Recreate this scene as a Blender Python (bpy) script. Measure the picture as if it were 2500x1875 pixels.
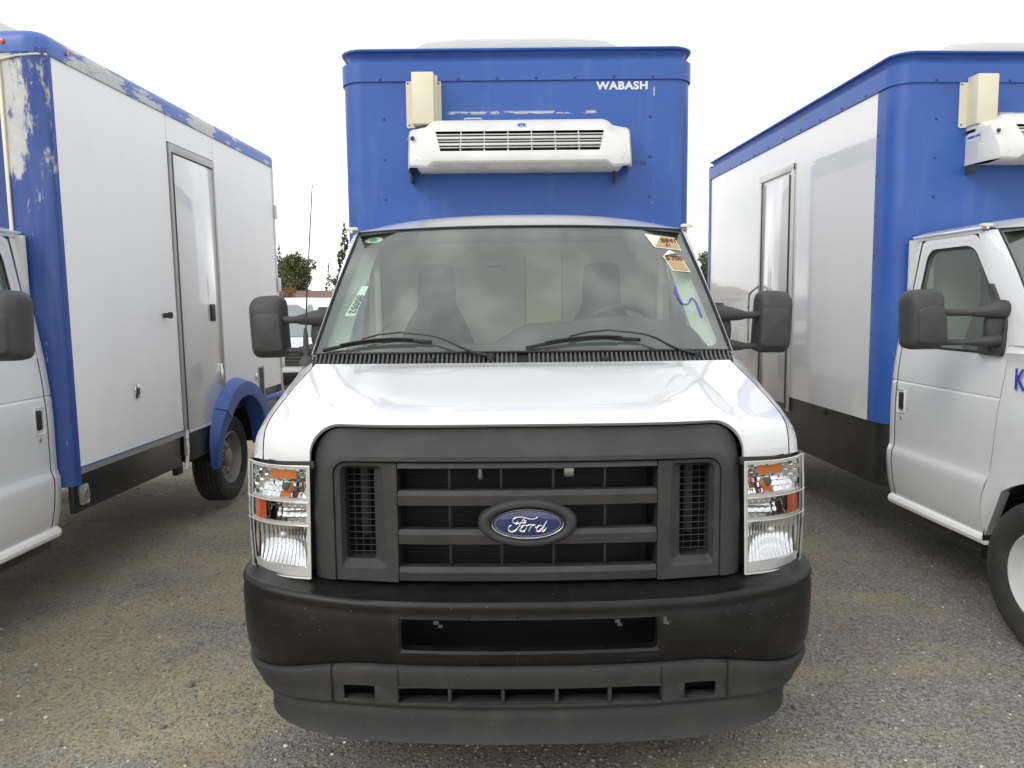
import bpy, bmesh, math, random
import numpy as np
from mathutils import Matrix, Vector
R = math.radians
random.seed(7); rng = np.random.default_rng(7)
scene = bpy.context.scene
col = scene.collection
for o in list(bpy.data.objects): bpy.data.objects.remove(o)

# ------------------------------------------------------------------ camera, sky, sun, exposure
cam_d = bpy.data.cameras.new('camera'); cam = bpy.data.objects.new('camera', cam_d); col.objects.link(cam)
cam_d.sensor_width = 36.0; cam_d.lens = 28.0; cam_d.clip_start = .05; cam_d.clip_end = 3000
cam.matrix_world = Matrix.Translation((0, 0, 1.78)) @ Matrix.Rotation(R(90 - 5.8), 4, 'X') @ Matrix.Rotation(R(-.6), 4, 'Z')
scene.camera = cam
SUN_EL, SUN_AZ = 36.0, 222.0      # azimuth clockwise from +Y (view direction): behind the camera, to its left
world = bpy.data.worlds.new('World'); scene.world = world; world.use_nodes = True
wn = world.node_tree; wn.nodes.clear()
w_out = wn.nodes.new('ShaderNodeOutputWorld'); w_bg = wn.nodes.new('ShaderNodeBackground')
w_sky = wn.nodes.new('ShaderNodeTexSky'); w_sky.sky_type = 'NISHITA'; w_sky.sun_disc = False
w_sky.sun_elevation = R(SUN_EL); w_sky.sun_rotation = R(SUN_AZ); w_sky.air_density = 1.0; w_sky.dust_density = 2.0
w_tc = wn.nodes.new('ShaderNodeTexCoord'); w_map = wn.nodes.new('ShaderNodeMapping'); w_map.inputs['Scale'].default_value = (1.6, 1.6, 6.0)
w_no = wn.nodes.new('ShaderNodeTexNoise'); w_no.inputs['Scale'].default_value = 2.2; w_no.inputs['Detail'].default_value = 7; w_no.inputs['Roughness'].default_value = .55
w_rp = wn.nodes.new('ShaderNodeValToRGB'); w_rp.color_ramp.elements[0].position = .30; w_rp.color_ramp.elements[1].position = .58
w_rp.color_ramp.elements[0].color = (.90, .90, .90, 1); w_rp.color_ramp.elements[1].color = (.99, .99, .99, 1)
w_mx = wn.nodes.new('ShaderNodeMix'); w_mx.data_type = 'RGBA'
w_no2 = wn.nodes.new('ShaderNodeTexNoise'); w_no2.inputs['Scale'].default_value = 2.6; w_no2.inputs['Detail'].default_value = 6; w_no2.inputs['Roughness'].default_value = .5
w_map2 = wn.nodes.new('ShaderNodeMapping'); w_map2.inputs['Location'].default_value = (11.2, 8.4, 3.3); w_map2.inputs['Scale'].default_value = (1.5, 1.5, 2.2)
w_rp2 = wn.nodes.new('ShaderNodeValToRGB'); w_rp2.color_ramp.elements[0].position = .44; w_rp2.color_ramp.elements[1].position = .62
w_rp2.color_ramp.elements[0].color = (10.0, 10.2, 10.5, 1); w_rp2.color_ramp.elements[1].color = (16.5, 16.5, 16.3, 1)
wn.links.new(w_tc.outputs['Generated'], w_map2.inputs['Vector']); wn.links.new(w_map2.outputs[0], w_no2.inputs['Vector']); wn.links.new(w_no2.outputs['Fac'], w_rp2.inputs[0]); wn.links.new(w_rp2.outputs[0], w_mx.inputs['B'])
wn.links.new(w_tc.outputs['Generated'], w_map.inputs['Vector']); wn.links.new(w_map.outputs[0], w_no.inputs['Vector'])
wn.links.new(w_no.outputs['Fac'], w_rp.inputs[0]); wn.links.new(w_rp.outputs[0], w_mx.inputs['Factor'])
wn.links.new(w_sky.outputs[0], w_mx.inputs['A']); wn.links.new(w_mx.outputs['Result'], w_bg.inputs['Color'])
w_bg.inputs['Strength'].default_value = .10
wn.links.new(w_bg.outputs[0], w_out.inputs['Surface'])
sun_d = bpy.data.lights.new('sun', 'SUN'); sun = bpy.data.objects.new('sun', sun_d); col.objects.link(sun)
sun_d.energy = 1.2; sun_d.angle = R(25); sun_d.color = (1.0, .97, .92)
sd = Vector((math.sin(R(SUN_AZ)) * math.cos(R(SUN_EL)), math.cos(R(SUN_AZ)) * math.cos(R(SUN_EL)), math.sin(R(SUN_EL))))
sun.rotation_euler = sd.to_track_quat('Z', 'Y').to_euler()
vs = scene.view_settings; vs.view_transform = 'Standard'; vs.look = 'None'; vs.exposure = 0.15; vs.gamma = 1.0; vs.use_curve_mapping = False
scene.cycles.use_denoising = True
scene.cycles.max_bounces = 7; scene.cycles.transparent_max_bounces = 12; scene.cycles.caustics_reflective = False; scene.cycles.caustics_refractive = False

# ------------------------------------------------------------------ materials
def NT(name):
    m = bpy.data.materials.new(name); m.use_nodes = True
    nt = m.node_tree; b = nt.nodes['Principled BSDF']
    return m, nt, b
def N(nt, t, **kw):
    n = nt.nodes.new(t)
    for k, v in kw.items():
        if k in n.inputs: n.inputs[k].default_value = v
        else: setattr(n, k, v)
    return n
def mixc(nt, fac, a, b, blend='MIX'):
    m = nt.nodes.new('ShaderNodeMix'); m.data_type = 'RGBA'; m.blend_type = blend
    for key, v in (('Factor', fac), ('A', a), ('B', b)):
        if isinstance(v, bpy.types.NodeSocket): nt.links.new(v, m.inputs[key])
        elif isinstance(v, (int, float)): m.inputs[key].default_value = v
        else: m.inputs[key].default_value = (*v, 1) if len(v) == 3 else v
    return m.outputs['Result']
def math_(nt, op, a, b=None, clamp=False):
    m = nt.nodes.new('ShaderNodeMath'); m.operation = op; m.use_clamp = clamp
    for i, v in enumerate((a, b)):
        if v is None: continue
        if isinstance(v, bpy.types.NodeSocket): nt.links.new(v, m.inputs[i])
        else: m.inputs[i].default_value = v
    return m.outputs[0]
def ramp(nt, fac, p0, p1, c0=(0, 0, 0, 1), c1=(1, 1, 1, 1)):
    r = nt.nodes.new('ShaderNodeValToRGB'); e = r.color_ramp.elements
    e[0].position, e[1].position = p0, p1; e[0].color, e[1].color = c0, c1
    nt.links.new(fac, r.inputs[0]); return r.outputs[0]
def ocoord(nt, scale=None):
    t = nt.nodes.new('ShaderNodeTexCoord')
    if scale is None: return t.outputs['Object']
    m = nt.nodes.new('ShaderNodeMapping'); m.inputs['Scale'].default_value = scale
    nt.links.new(t.outputs['Object'], m.inputs[0]); return m.outputs[0]
def noise(nt, vec, scale, detail=4, rough=.55):
    n = nt.nodes.new('ShaderNodeTexNoise'); n.inputs['Scale'].default_value = scale; n.inputs['Detail'].default_value = detail; n.inputs['Roughness'].default_value = rough
    nt.links.new(vec, n.inputs['Vector']); return n.outputs['Fac']
def bump(nt, b, h, strength, dist):
    n = nt.nodes.new('ShaderNodeBump'); n.inputs['Strength'].default_value = strength; n.inputs['Distance'].default_value = dist
    nt.links.new(h, n.inputs['Height']); nt.links.new(n.outputs[0], b.inputs['Normal'])
MATS = {}
def pm(name, base, rough=.5, metal=0.0, coat=0.0, var=.08, vscale=3.0, grain=0.0, gscale=400, spec=.5, rvar=.08, stretch=None, dirt=0.0, dcol=(.20, .185, .16), dscale=2.2, specks=0.0):
    m, nt, b = NT(name); v = ocoord(nt, stretch)
    n1 = noise(nt, v, vscale, 5)
    c = mixc(nt, n1, tuple(x * (1 - var) for x in base), tuple(min(1, x * (1 + var)) for x in base))
    if dirt:
        dm = math_(nt, 'MULTIPLY', ramp(nt, noise(nt, v, dscale, 9, .68), .44, .72), dirt); c = mixc(nt, dm, c, dcol)
    if specks:
        vo = nt.nodes.new('ShaderNodeTexVoronoi'); vo.inputs['Scale'].default_value = 34; nt.links.new(ocoord(nt), vo.inputs['Vector'])
        c = mixc(nt, math_(nt, 'MULTIPLY', ramp(nt, vo.outputs['Distance'], .045, .065, (1, 1, 1, 1), (0, 0, 0, 1)), specks), c, (.42, .40, .37))
    nt.links.new(c, b.inputs['Base Color'])
    n2 = noise(nt, v, vscale * 4.7, 4)
    rr = math_(nt, 'ADD', math_(nt, 'MULTIPLY', n2, 2 * rvar), rough - rvar, clamp=True)
    nt.links.new(rr, b.inputs['Roughness'])
    b.inputs['Metallic'].default_value = metal; b.inputs['Coat Weight'].default_value = coat; b.inputs['Coat Roughness'].default_value = .035
    b.inputs['Specular IOR Level'].default_value = spec
    if grain: bump(nt, b, noise(nt, ocoord(nt), gscale, 2), grain, .002)
    MATS[name] = m; return m
pm('white_paint', (.71, .72, .73), .28, coat=1.0, var=.02, vscale=1.2, rvar=.01, dirt=.10, dcol=(.46, .45, .42), dscale=5)
pm('cream_metal', (.74, .69, .54), .45, var=.06, dirt=.15, dcol=(.45, .38, .25))
pm('unit_white', (.66, .66, .64), .36, var=.04, dirt=.25, dcol=(.42, .40, .34), dscale=4, stretch=(1, 1, .5))
pm('fairing_grey', (.47, .47, .455), .5, var=.05)
pm('unit_under', (.58, .55, .47), .55, var=.15, vscale=6, dirt=.5, dcol=(.22, .19, .14), dscale=7)
pm('panel_white', (.70, .70, .705), .20, coat=.9, var=.035, vscale=1.2, stretch=(1, 1, .22), rvar=.08, dirt=.16, dcol=(.60, .60, .59), dscale=5)
pm('panel_left', (.88, .88, .88), .42, var=.03, vscale=1.2, stretch=(1, 1, .3), dirt=.10, dcol=(.64, .63, .60), dscale=4)
pm('plastic_shell', (.030, .030, .031), .60, var=.12, grain=.5, gscale=500, dirt=.22, dcol=(.10, .096, .088), dscale=6, specks=.25)
pm('plastic_bumper', (.0075, .0075, .008), .36, var=.25, grain=.35, gscale=500, spec=.34, dirt=.16, dcol=(.06, .057, .05), dscale=7, specks=.45)
pm('plastic_fascia', (.024, .025, .026), .62, var=.1, grain=.5, gscale=500, dirt=.25, dcol=(.085, .08, .07), dscale=6, specks=.3)
pm('cowl_grey', (.075, .075, .076), .6, var=.1)
pm('plastic_black', (.014, .014, .015), .5, var=.1)
pm('plastic_mirror', (.045, .045, .046), .58, var=.1, grain=.3, gscale=700)
pm('rubber', (.026, .026, .026), .8, var=.25, vscale=14, grain=.3, gscale=300, dirt=.5, dcol=(.085, .08, .07), dscale=5)
pm('skirt_dark', (.020, .020, .021), .30, var=.2, vscale=2, dirt=.45, dcol=(.07, .068, .06), dscale=3)
pm('dark_void', (.006, .006, .006), .9, var=0)
pm('seal', (.010, .010, .012), .6, var=0)
pm('frit', (.012, .012, .012), .5, var=.05)
pm('chrome', (.80, .80, .81), .10, metal=1, var=.02, rvar=.04)
pm('satin_silver', (.70, .69, .66), .34, metal=.35, var=.03)
pm('frame_grey', (.46, .46, .44), .45, metal=.2, var=.08, vscale=8)
pm('alu', (.52, .51, .47), .38, metal=.7, var=.08, vscale=8)
pm('steel_rim', (.30, .29, .28), .5, metal=.4, var=.2, vscale=9)
pm('rim_white', (.55, .56, .56), .4, var=.1, vscale=9)
pm('emblem_blue', (.012, .022, .11), .18, coat=1, var=.02)
pm('amber', (.55, .085, .012), .22, coat=.6, var=.15, vscale=40)
pm('amber_bulb', (.60, .16, .02), .2, coat=.5, var=.2, vscale=30)
pm('interior_dark', (.045, .046, .046), .75, var=.1)
pm('interior_mid', (.075, .077, .075), .8, var=.1)
pm('interior_trim', (.52, .55, .50), .8, var=.06)
pm('interior_wall', (.62, .64, .60), .8, var=.05)
pm('interior_yellow', (.85, .85, .50), .7, var=.05)
pm('radiator', (.010, .010, .011), .7, var=.1)
pm('fin_metal', (.10, .102, .105), .55, metal=.3, var=.1)
pm('fin_dark', (.035, .036, .038), .6, metal=.3, var=.1)
pm('paper', (.72, .82, .74), .7, var=.03)
pm('paper_tan', (.45, .30, .155), .7, var=.12, vscale=14)
pm('paper_white', (.80, .76, .66), .7, var=.05)
pm('ink', (.02, .02, .022), .6, var=0)
pm('ink_brown', (.10, .05, .025), .6, var=0)
pm('ink_blue', (.03, .045, .36), .5, var=0)
pm('ink_purple', (.10, .06, .38), .6, var=0)
pm('ink_faint', (.035, .06, .18), .6, var=.2, vscale=30)
pm('letter_white', (.72, .75, .80), .45, var=.05, vscale=30)
pm('sticker_green', (.10, .42, .20), .6, var=.05)
pm('tag_blue', (.35, .55, .66), .5, var=.05)

def fx_blue(name, base, peel=None, rough=.38):
    """sun-faded blue fleet paint; peel = list of functions giving a 0..1 socket where paint may have flaked"""
    m, nt, b = NT(name); oc = ocoord(nt); st = ocoord(nt, (1.2, 1.2, .18))
    n1 = noise(nt, oc, 1.3, 6, .6); n2 = noise(nt, st, 6.0, 5, .6)
    faded = tuple(min(1, x * f) for x, f in zip(base, (1.45, 1.30, 1.12)))
    c = mixc(nt, ramp(nt, n1, .36, .72), base, faded)
    c = mixc(nt, math_(nt, 'MULTIPLY', ramp(nt, n2, .55, .8), .35), c, (.15, .24, .46))
    spots = ramp(nt, noise(nt, oc, 9.0, 3), .70, .74)
    c = mixc(nt, math_(nt, 'MULTIPLY', spots, .12), c, (.02, .03, .09))
    rsock = math_(nt, 'ADD', math_(nt, 'MULTIPLY', n1, .2), rough - .1)
    if peel:
        sx = nt.nodes.new('ShaderNodeSeparateXYZ'); nt.links.new(oc, sx.inputs[0])
        msk = peel(nt, oc, sx.outputs)
        prim = mixc(nt, noise(nt, oc, 24, 4), (.40, .42, .42), (.66, .66, .62))
        c = mixc(nt, msk, c, prim); rsock = math_(nt, 'ADD', rsock, math_(nt, 'MULTIPLY', msk, .25))
    nt.links.new(c, b.inputs['Base Color']); nt.links.new(rsock, b.inputs['Roughness'])
    bump(nt, b, noise(nt, oc, 3.0, 3), .06, .02)
    MATS[name] = m; return m
def inrange(nt, s, lo, hi, soft):
    a = nt.nodes.new('ShaderNodeMapRange'); a.interpolation_type = 'SMOOTHSTEP'; nt.links.new(s, a.inputs[0])
    a.inputs[1].default_value = lo - soft; a.inputs[2].default_value = lo + soft
    c = nt.nodes.new('ShaderNodeMapRange'); c.interpolation_type = 'SMOOTHSTEP'; nt.links.new(s, c.inputs[0])
    c.inputs[1].default_value = hi - soft; c.inputs[2].default_value = hi + soft; c.inputs[3].default_value = 1; c.inputs[4].default_value = 0
    return math_(nt, 'MULTIPLY', a.outputs[0], c.outputs[0])
BLUE = (.028, .096, .375)
def peel_front(nt, oc, s):
    st = ocoord(nt, (7, 1, 16)); n = noise(nt, st, 1.6, 5, .6)
    band = math_(nt, 'MULTIPLY', inrange(nt, s['Z'], 2.975, 2.990, .006), inrange(nt, s['X'], -.43, .50, .02))
    a = math_(nt, 'MULTIPLY', band, ramp(nt, n, .46, .50))
    band2 = math_(nt, 'MULTIPLY', inrange(nt, s['X'], .862, .872, .004), inrange(nt, s['Z'], 2.2, 3.17, .02))
    n3 = noise(nt, ocoord(nt, (12, 1, 3.2)), 2.6, 4, .6)
    return math_(nt, 'MAXIMUM', a, math_(nt, 'MULTIPLY', band2, ramp(nt, n3, .60, .63)))
def peel_neck(nt, oc, s):
    n = noise(nt, ocoord(nt, (3, 3, 30)), 2.4, 5, .6)
    return math_(nt, 'MULTIPLY', inrange(nt, s['Z'], 3.300, 3.311, .004), ramp(nt, n, .60, .63))
def peel_rail(nt, oc, s):
    n = noise(nt, ocoord(nt, (1, .55, 3.0)), 2.4, 9, .68)
    fall = inrange(nt, s['Y'], 2.80, 4.95, .12)
    thr = math_(nt, 'ADD', math_(nt, 'MULTIPLY', fall, .13), n)
    return math_(nt, 'MULTIPLY', ramp(nt, thr, .605, .62), inrange(nt, s['Y'], 2.72, 7.0, .01))
def peel_corner(nt, oc, s):
    n = noise(nt, ocoord(nt, (1.6, 1.6, .55)), 6.5, 10, .72)
    fall = nt.nodes.new('ShaderNodeMapRange'); nt.links.new(s['Z'], fall.inputs[0])
    fall.inputs[1].default_value = 2.05; fall.inputs[2].default_value = 2.75; fall.inputs[3].default_value = 0; fall.inputs[4].default_value = .26
    edge = nt.nodes.new('ShaderNodeMapRange'); nt.links.new(s['X'], edge.inputs[0])
    edge.inputs[1].default_value = .90; edge.inputs[2].default_value = 1.08; edge.inputs[3].default_value = 1; edge.inputs[4].default_value = .25
    return ramp(nt, math_(nt, 'ADD', n, math_(nt, 'MULTIPLY', fall.outputs[0], edge.outputs[0])), .63, .70)
fx_blue('blue_front', BLUE, peel_front); fx_blue('blue_neck', BLUE, peel_neck); fx_blue('blue_plain', BLUE)
fx_blue('blue_rail', (.055, .125, .42), peel_rail); fx_blue('blue_corner', (.024, .062, .26), peel_corner); fx_blue('blue_deep', (.022, .050, .20))

def glass(name, tint, refl=1.0, rough=0.0, haze=0.0):
    m = bpy.data.materials.new(name); m.use_nodes = True; nt = m.node_tree; nt.nodes.clear()
    out = nt.nodes.new('ShaderNodeOutputMaterial'); tr = nt.nodes.new('ShaderNodeBsdfTransparent'); gl = nt.nodes.new('ShaderNodeBsdfGlossy')
    tr.inputs[0].default_value = (*tint, 1); gl.inputs['Roughness'].default_value = rough; gl.inputs['Color'].default_value = (.96, 1, .98, 1)
    fr = nt.nodes.new('ShaderNodeFresnel'); ge = nt.nodes.new('ShaderNodeNewGeometry')
    nt.links.new(math_(nt, 'SUBTRACT', 1.52, math_(nt, 'MULTIPLY', ge.outputs['Backfacing'], 1.52 - 1 / 1.52)), fr.inputs[0])   # a thin pane reflects alike from both sides
    f = math_(nt, 'MULTIPLY', fr.outputs[0], refl, clamp=True)
    df = nt.nodes.new('ShaderNodeBsdfDiffuse'); df.inputs[0].default_value = (.72, .74, .72, 1)                                # pale diffuse layer put in for the haze of reflected sky
    m0 = nt.nodes.new('ShaderNodeMixShader'); nt.links.new(math_(nt, 'MULTIPLY', ramp(nt, noise(nt, ocoord(nt), 2.0, 5), .2, .8, (.75, .75, .75, 1), (1, 1, 1, 1)), haze), m0.inputs[0]); nt.links.new(tr.outputs[0], m0.inputs[1]); nt.links.new(df.outputs[0], m0.inputs[2])
    mx = nt.nodes.new('ShaderNodeMixShader'); nt.links.new(f, mx.inputs[0]); nt.links.new(m0.outputs[0], mx.inputs[1]); nt.links.new(gl.outputs[0], mx.inputs[2])
    nt.links.new(mx.outputs[0], out.inputs[0]); MATS[name] = m; return m
glass('windshield_glass', (.80, .92, .85), 2.05, .03, .055); glass('side_glass', (.62, .72, .66), 1.9, 0, .05); glass('lens_clear', (.93, .94, .94), 1.0); glass('dusty_glass', (.8, .85, .85), 1.6, .03)

# ------------------------------------------------------------------ mesh helpers
def merge(parts):
    v, f = [], []
    for pv, pf in parts:
        o = len(v); v += [tuple(p) for p in pv]; f += [tuple(i + o for i in q) for q in pf]
    return v, f
def tag(o, label=None, cat=None, group=None, kind=None):
    if label: o['label'] = label
    if cat: o['category'] = cat
    if group: o['group'] = group
    if kind: o['kind'] = kind
    return o
def empty(name, loc=(0, 0, 0), rz=0):
    o = bpy.data.objects.new(name, None); col.objects.link(o); o.location = loc; o.rotation_euler = (0, 0, rz); o.empty_display_size = .2; return o
def mesh(name, parts, mat, parent=None, smooth=35, label=None):
    v, f = merge(parts) if isinstance(parts, list) else parts
    me = bpy.data.meshes.new(name); me.from_pydata(v, [], f); me.update()
    me.materials.append(MATS[mat])
    if smooth:
        me.polygons.foreach_set('use_smooth', [True] * len(me.polygons)); me.set_sharp_from_angle(angle=R(smooth))
    o = bpy.data.objects.new(name, me); col.objects.link(o); o.parent = parent
    if label: o['label'] = label
    return o
def inst(name, src, parent, loc=(0, 0, 0), rot=(0, 0, 0), scale=(1, 1, 1)):
    o = bpy.data.objects.new(name, src.data if hasattr(src, 'data') else src); col.objects.link(o); o.parent = parent
    o.location = loc; o.rotation_euler = rot; o.scale = scale; return o
def copy_tree(o, parent, skip=()):
    if o.name.split('.')[0] in skip: return None
    c = o.copy(); col.objects.link(c); c.parent = parent
    for ch in [x for x in bpy.data.objects if x.parent is o]: copy_tree(ch, c, skip)
    return c
def mir(vf):
    v, f = vf; return [(-x, y, z) for x, y, z in v], [tuple(reversed(q)) for q in f]
def bx(x0, x1, y0, y1, z0, z1, b=0.0, seg=2):
    bm = bmesh.new(); bmesh.ops.create_cube(bm, size=1.0)
    for q in bm.verts: q.co = ((x0 + x1) / 2 + q.co.x * (x1 - x0), (y0 + y1) / 2 + q.co.y * (y1 - y0), (z0 + z1) / 2 + q.co.z * (z1 - z0))
    if b: bmesh.ops.bevel(bm, geom=list(bm.edges), offset=b, segments=seg, profile=.5, affect='EDGES')
    bm.verts.index_update(); r = ([tuple(q.co) for q in bm.verts], [tuple(p.index for p in q.verts) for q in bm.faces]); bm.free(); return r
def grid(rows, cu=False, cv=False, skip=None):
    nr, nc = len(rows), len(rows[0]); v = [tuple(p) for r in rows for p in r]; f = []
    for i in range(nr if cv else nr - 1):
        for j in range(nc if cu else nc - 1):
            if skip and skip(i, j): continue
            f.append((i * nc + j, i * nc + (j + 1) % nc, ((i + 1) % nr) * nc + (j + 1) % nc, ((i + 1) % nr) * nc + j))
    return v, f
def tube(pts, r, n=8, caps=True, flat=1.0):
    pts = [Vector(p) for p in pts]; rows = []; up = Vector((0, 0, 1))
    for i, p in enumerate(pts):
        d = (pts[min(i + 1, len(pts) - 1)] - pts[max(i - 1, 0)]).normalized()
        a = d.cross(up)
        if a.length < 1e-3: a = d.cross(Vector((0, 1, 0)))
        a.normalize(); b = a.cross(d).normalized(); rr = r[i] if isinstance(r, (list, tuple)) else r
        rows.append([p + a * rr * math.cos(2 * math.pi * k / n) + b * rr * flat * math.sin(2 * math.pi * k / n) for k in range(n)])
    v, f = grid(rows, cu=True)
    if caps: f.append(tuple(range(n))[::-1]); f.append(tuple(range(len(v) - n, len(v))))
    return v, f
def lathe(prof, n=40, c=(0, 0, 0), axis='x'):
    rows = []
    for r, h in prof:
        row = []
        for k in range(n):
            a = 2 * math.pi * k / n; p, q = r * math.cos(a), r * math.sin(a)
            row.append({'x': (c[0] + h, c[1] + p, c[2] + q), 'y': (c[0] + p, c[1] + h, c[2] + q), 'z': (c[0] + p, c[1] + q, c[2] + h)}[axis])
        rows.append(row)
    return grid(rows, cu=True)
def rpoly(pts, r, n=6):
    """polygon with rounded corners; r scalar or list; same point count per corner"""
    out = []; m = len(pts)
    for i, p in enumerate(pts):
        rr = r[i] if isinstance(r, (list, tuple)) else r
        p = Vector(p); a = Vector(pts[i - 1]) - p; b = Vector(pts[(i + 1) % m]) - p
        t = min(rr, a.length * .49, b.length * .49); A = p + a.normalized() * t; B = p + b.normalized() * t
        for k in range(n + 1):
            s = k / n; out.append(tuple((1 - s) ** 2 * A + 2 * s * (1 - s) * p + s * s * B))
    return out
def ring(outer, inner, m):
    """band between two same-length closed 2D outlines, mapped by m(a,b)->xyz"""
    v = [m(*p) for p in outer] + [m(*p) for p in inner]; n = len(outer)
    return v, [(i, (i + 1) % n, n + (i + 1) % n, n + i) for i in range(n)]
def fan(outline, m):
    c = (sum(p[0] for p in outline) / len(outline), sum(p[1] for p in outline) / len(outline))
    v = [m(*p) for p in outline] + [m(*c)]; n = len(outline)
    return v, [(i, (i + 1) % n, n) for i in range(n)]
def slab(outline, m0, m1):
    """solid: outline mapped to two surfaces plus side walls"""
    n = len(outline); v = [m0(*p) for p in outline] + [m1(*p) for p in outline]
    return v, [tuple(range(n)), tuple(range(2 * n - 1, n - 1, -1))] + [(i, n + i, n + (i + 1) % n, (i + 1) % n) for i in range(n)]
def disp(vf, fn):
    v, f = vf; return [fn(*p) for p in v], f
def sstep(a, b, x):
    t = max(0, min(1, (x - a) / (b - a))); return t * t * (3 - 2 * t)
def interp(pts, t):
    if t <= pts[0][0]: return pts[0][1]
    for (a, b), (c, d) in zip(pts, pts[1:]):
        if t <= c: return b + (d - b) * (t - a) / (c - a)
    return pts[-1][1]
def catmull(pts, n=8):
    P = [Vector(p) for p in pts]; P = [2 * P[0] - P[1]] + P + [2 * P[-1] - P[-2]]; out = []
    for i in range(1, len(P) - 2):
        for k in range(n):
            t = k / n; a, b, c, d = P[i - 1:i + 3]
            out.append(tuple(.5 * ((2 * b) + (c - a) * t + (2 * a - 5 * b + 4 * c - d) * t * t + (3 * b - a - 3 * c + d) * t ** 3)))
    out.append(tuple(P[-2])); return out
FRONT = Matrix(((1, 0, 0, 0), (0, 0, -1, 0), (0, 1, 0, 0), (0, 0, 0, 1)))          # text read looking along +y
SIDE_L = Matrix(((0, 0, -1, 0), (-1, 0, 0, 0), (0, 1, 0, 0), (0, 0, 0, 1)))        # text on a face looking towards -x
def text(name, s, size, mat, parent, M, sx=1.0, bold=0.0, ext=.0012, shear=0.0, spacing=1.0):
    cu = bpy.data.curves.new('lettering', 'FONT'); cu.body = s; cu.size = size; cu.extrude = ext; cu.offset = bold; cu.align_x = 'CENTER'; cu.align_y = 'CENTER'; cu.shear = shear; cu.space_character = spacing; cu.resolution_u = 4
    t = bpy.data.objects.new('lettering_tmp', cu); col.objects.link(t); bpy.context.view_layer.update()
    me = bpy.data.meshes.new_from_object(t.evaluated_get(bpy.context.evaluated_depsgraph_get())); bpy.data.objects.remove(t)
    me.transform(M @ Matrix.Diagonal((sx, 1, 1, 1))); me.name = name; me.materials.clear(); me.materials.append(MATS[mat])
    o = bpy.data.objects.new(name, me); col.objects.link(o); o.parent = parent; return o

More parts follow.
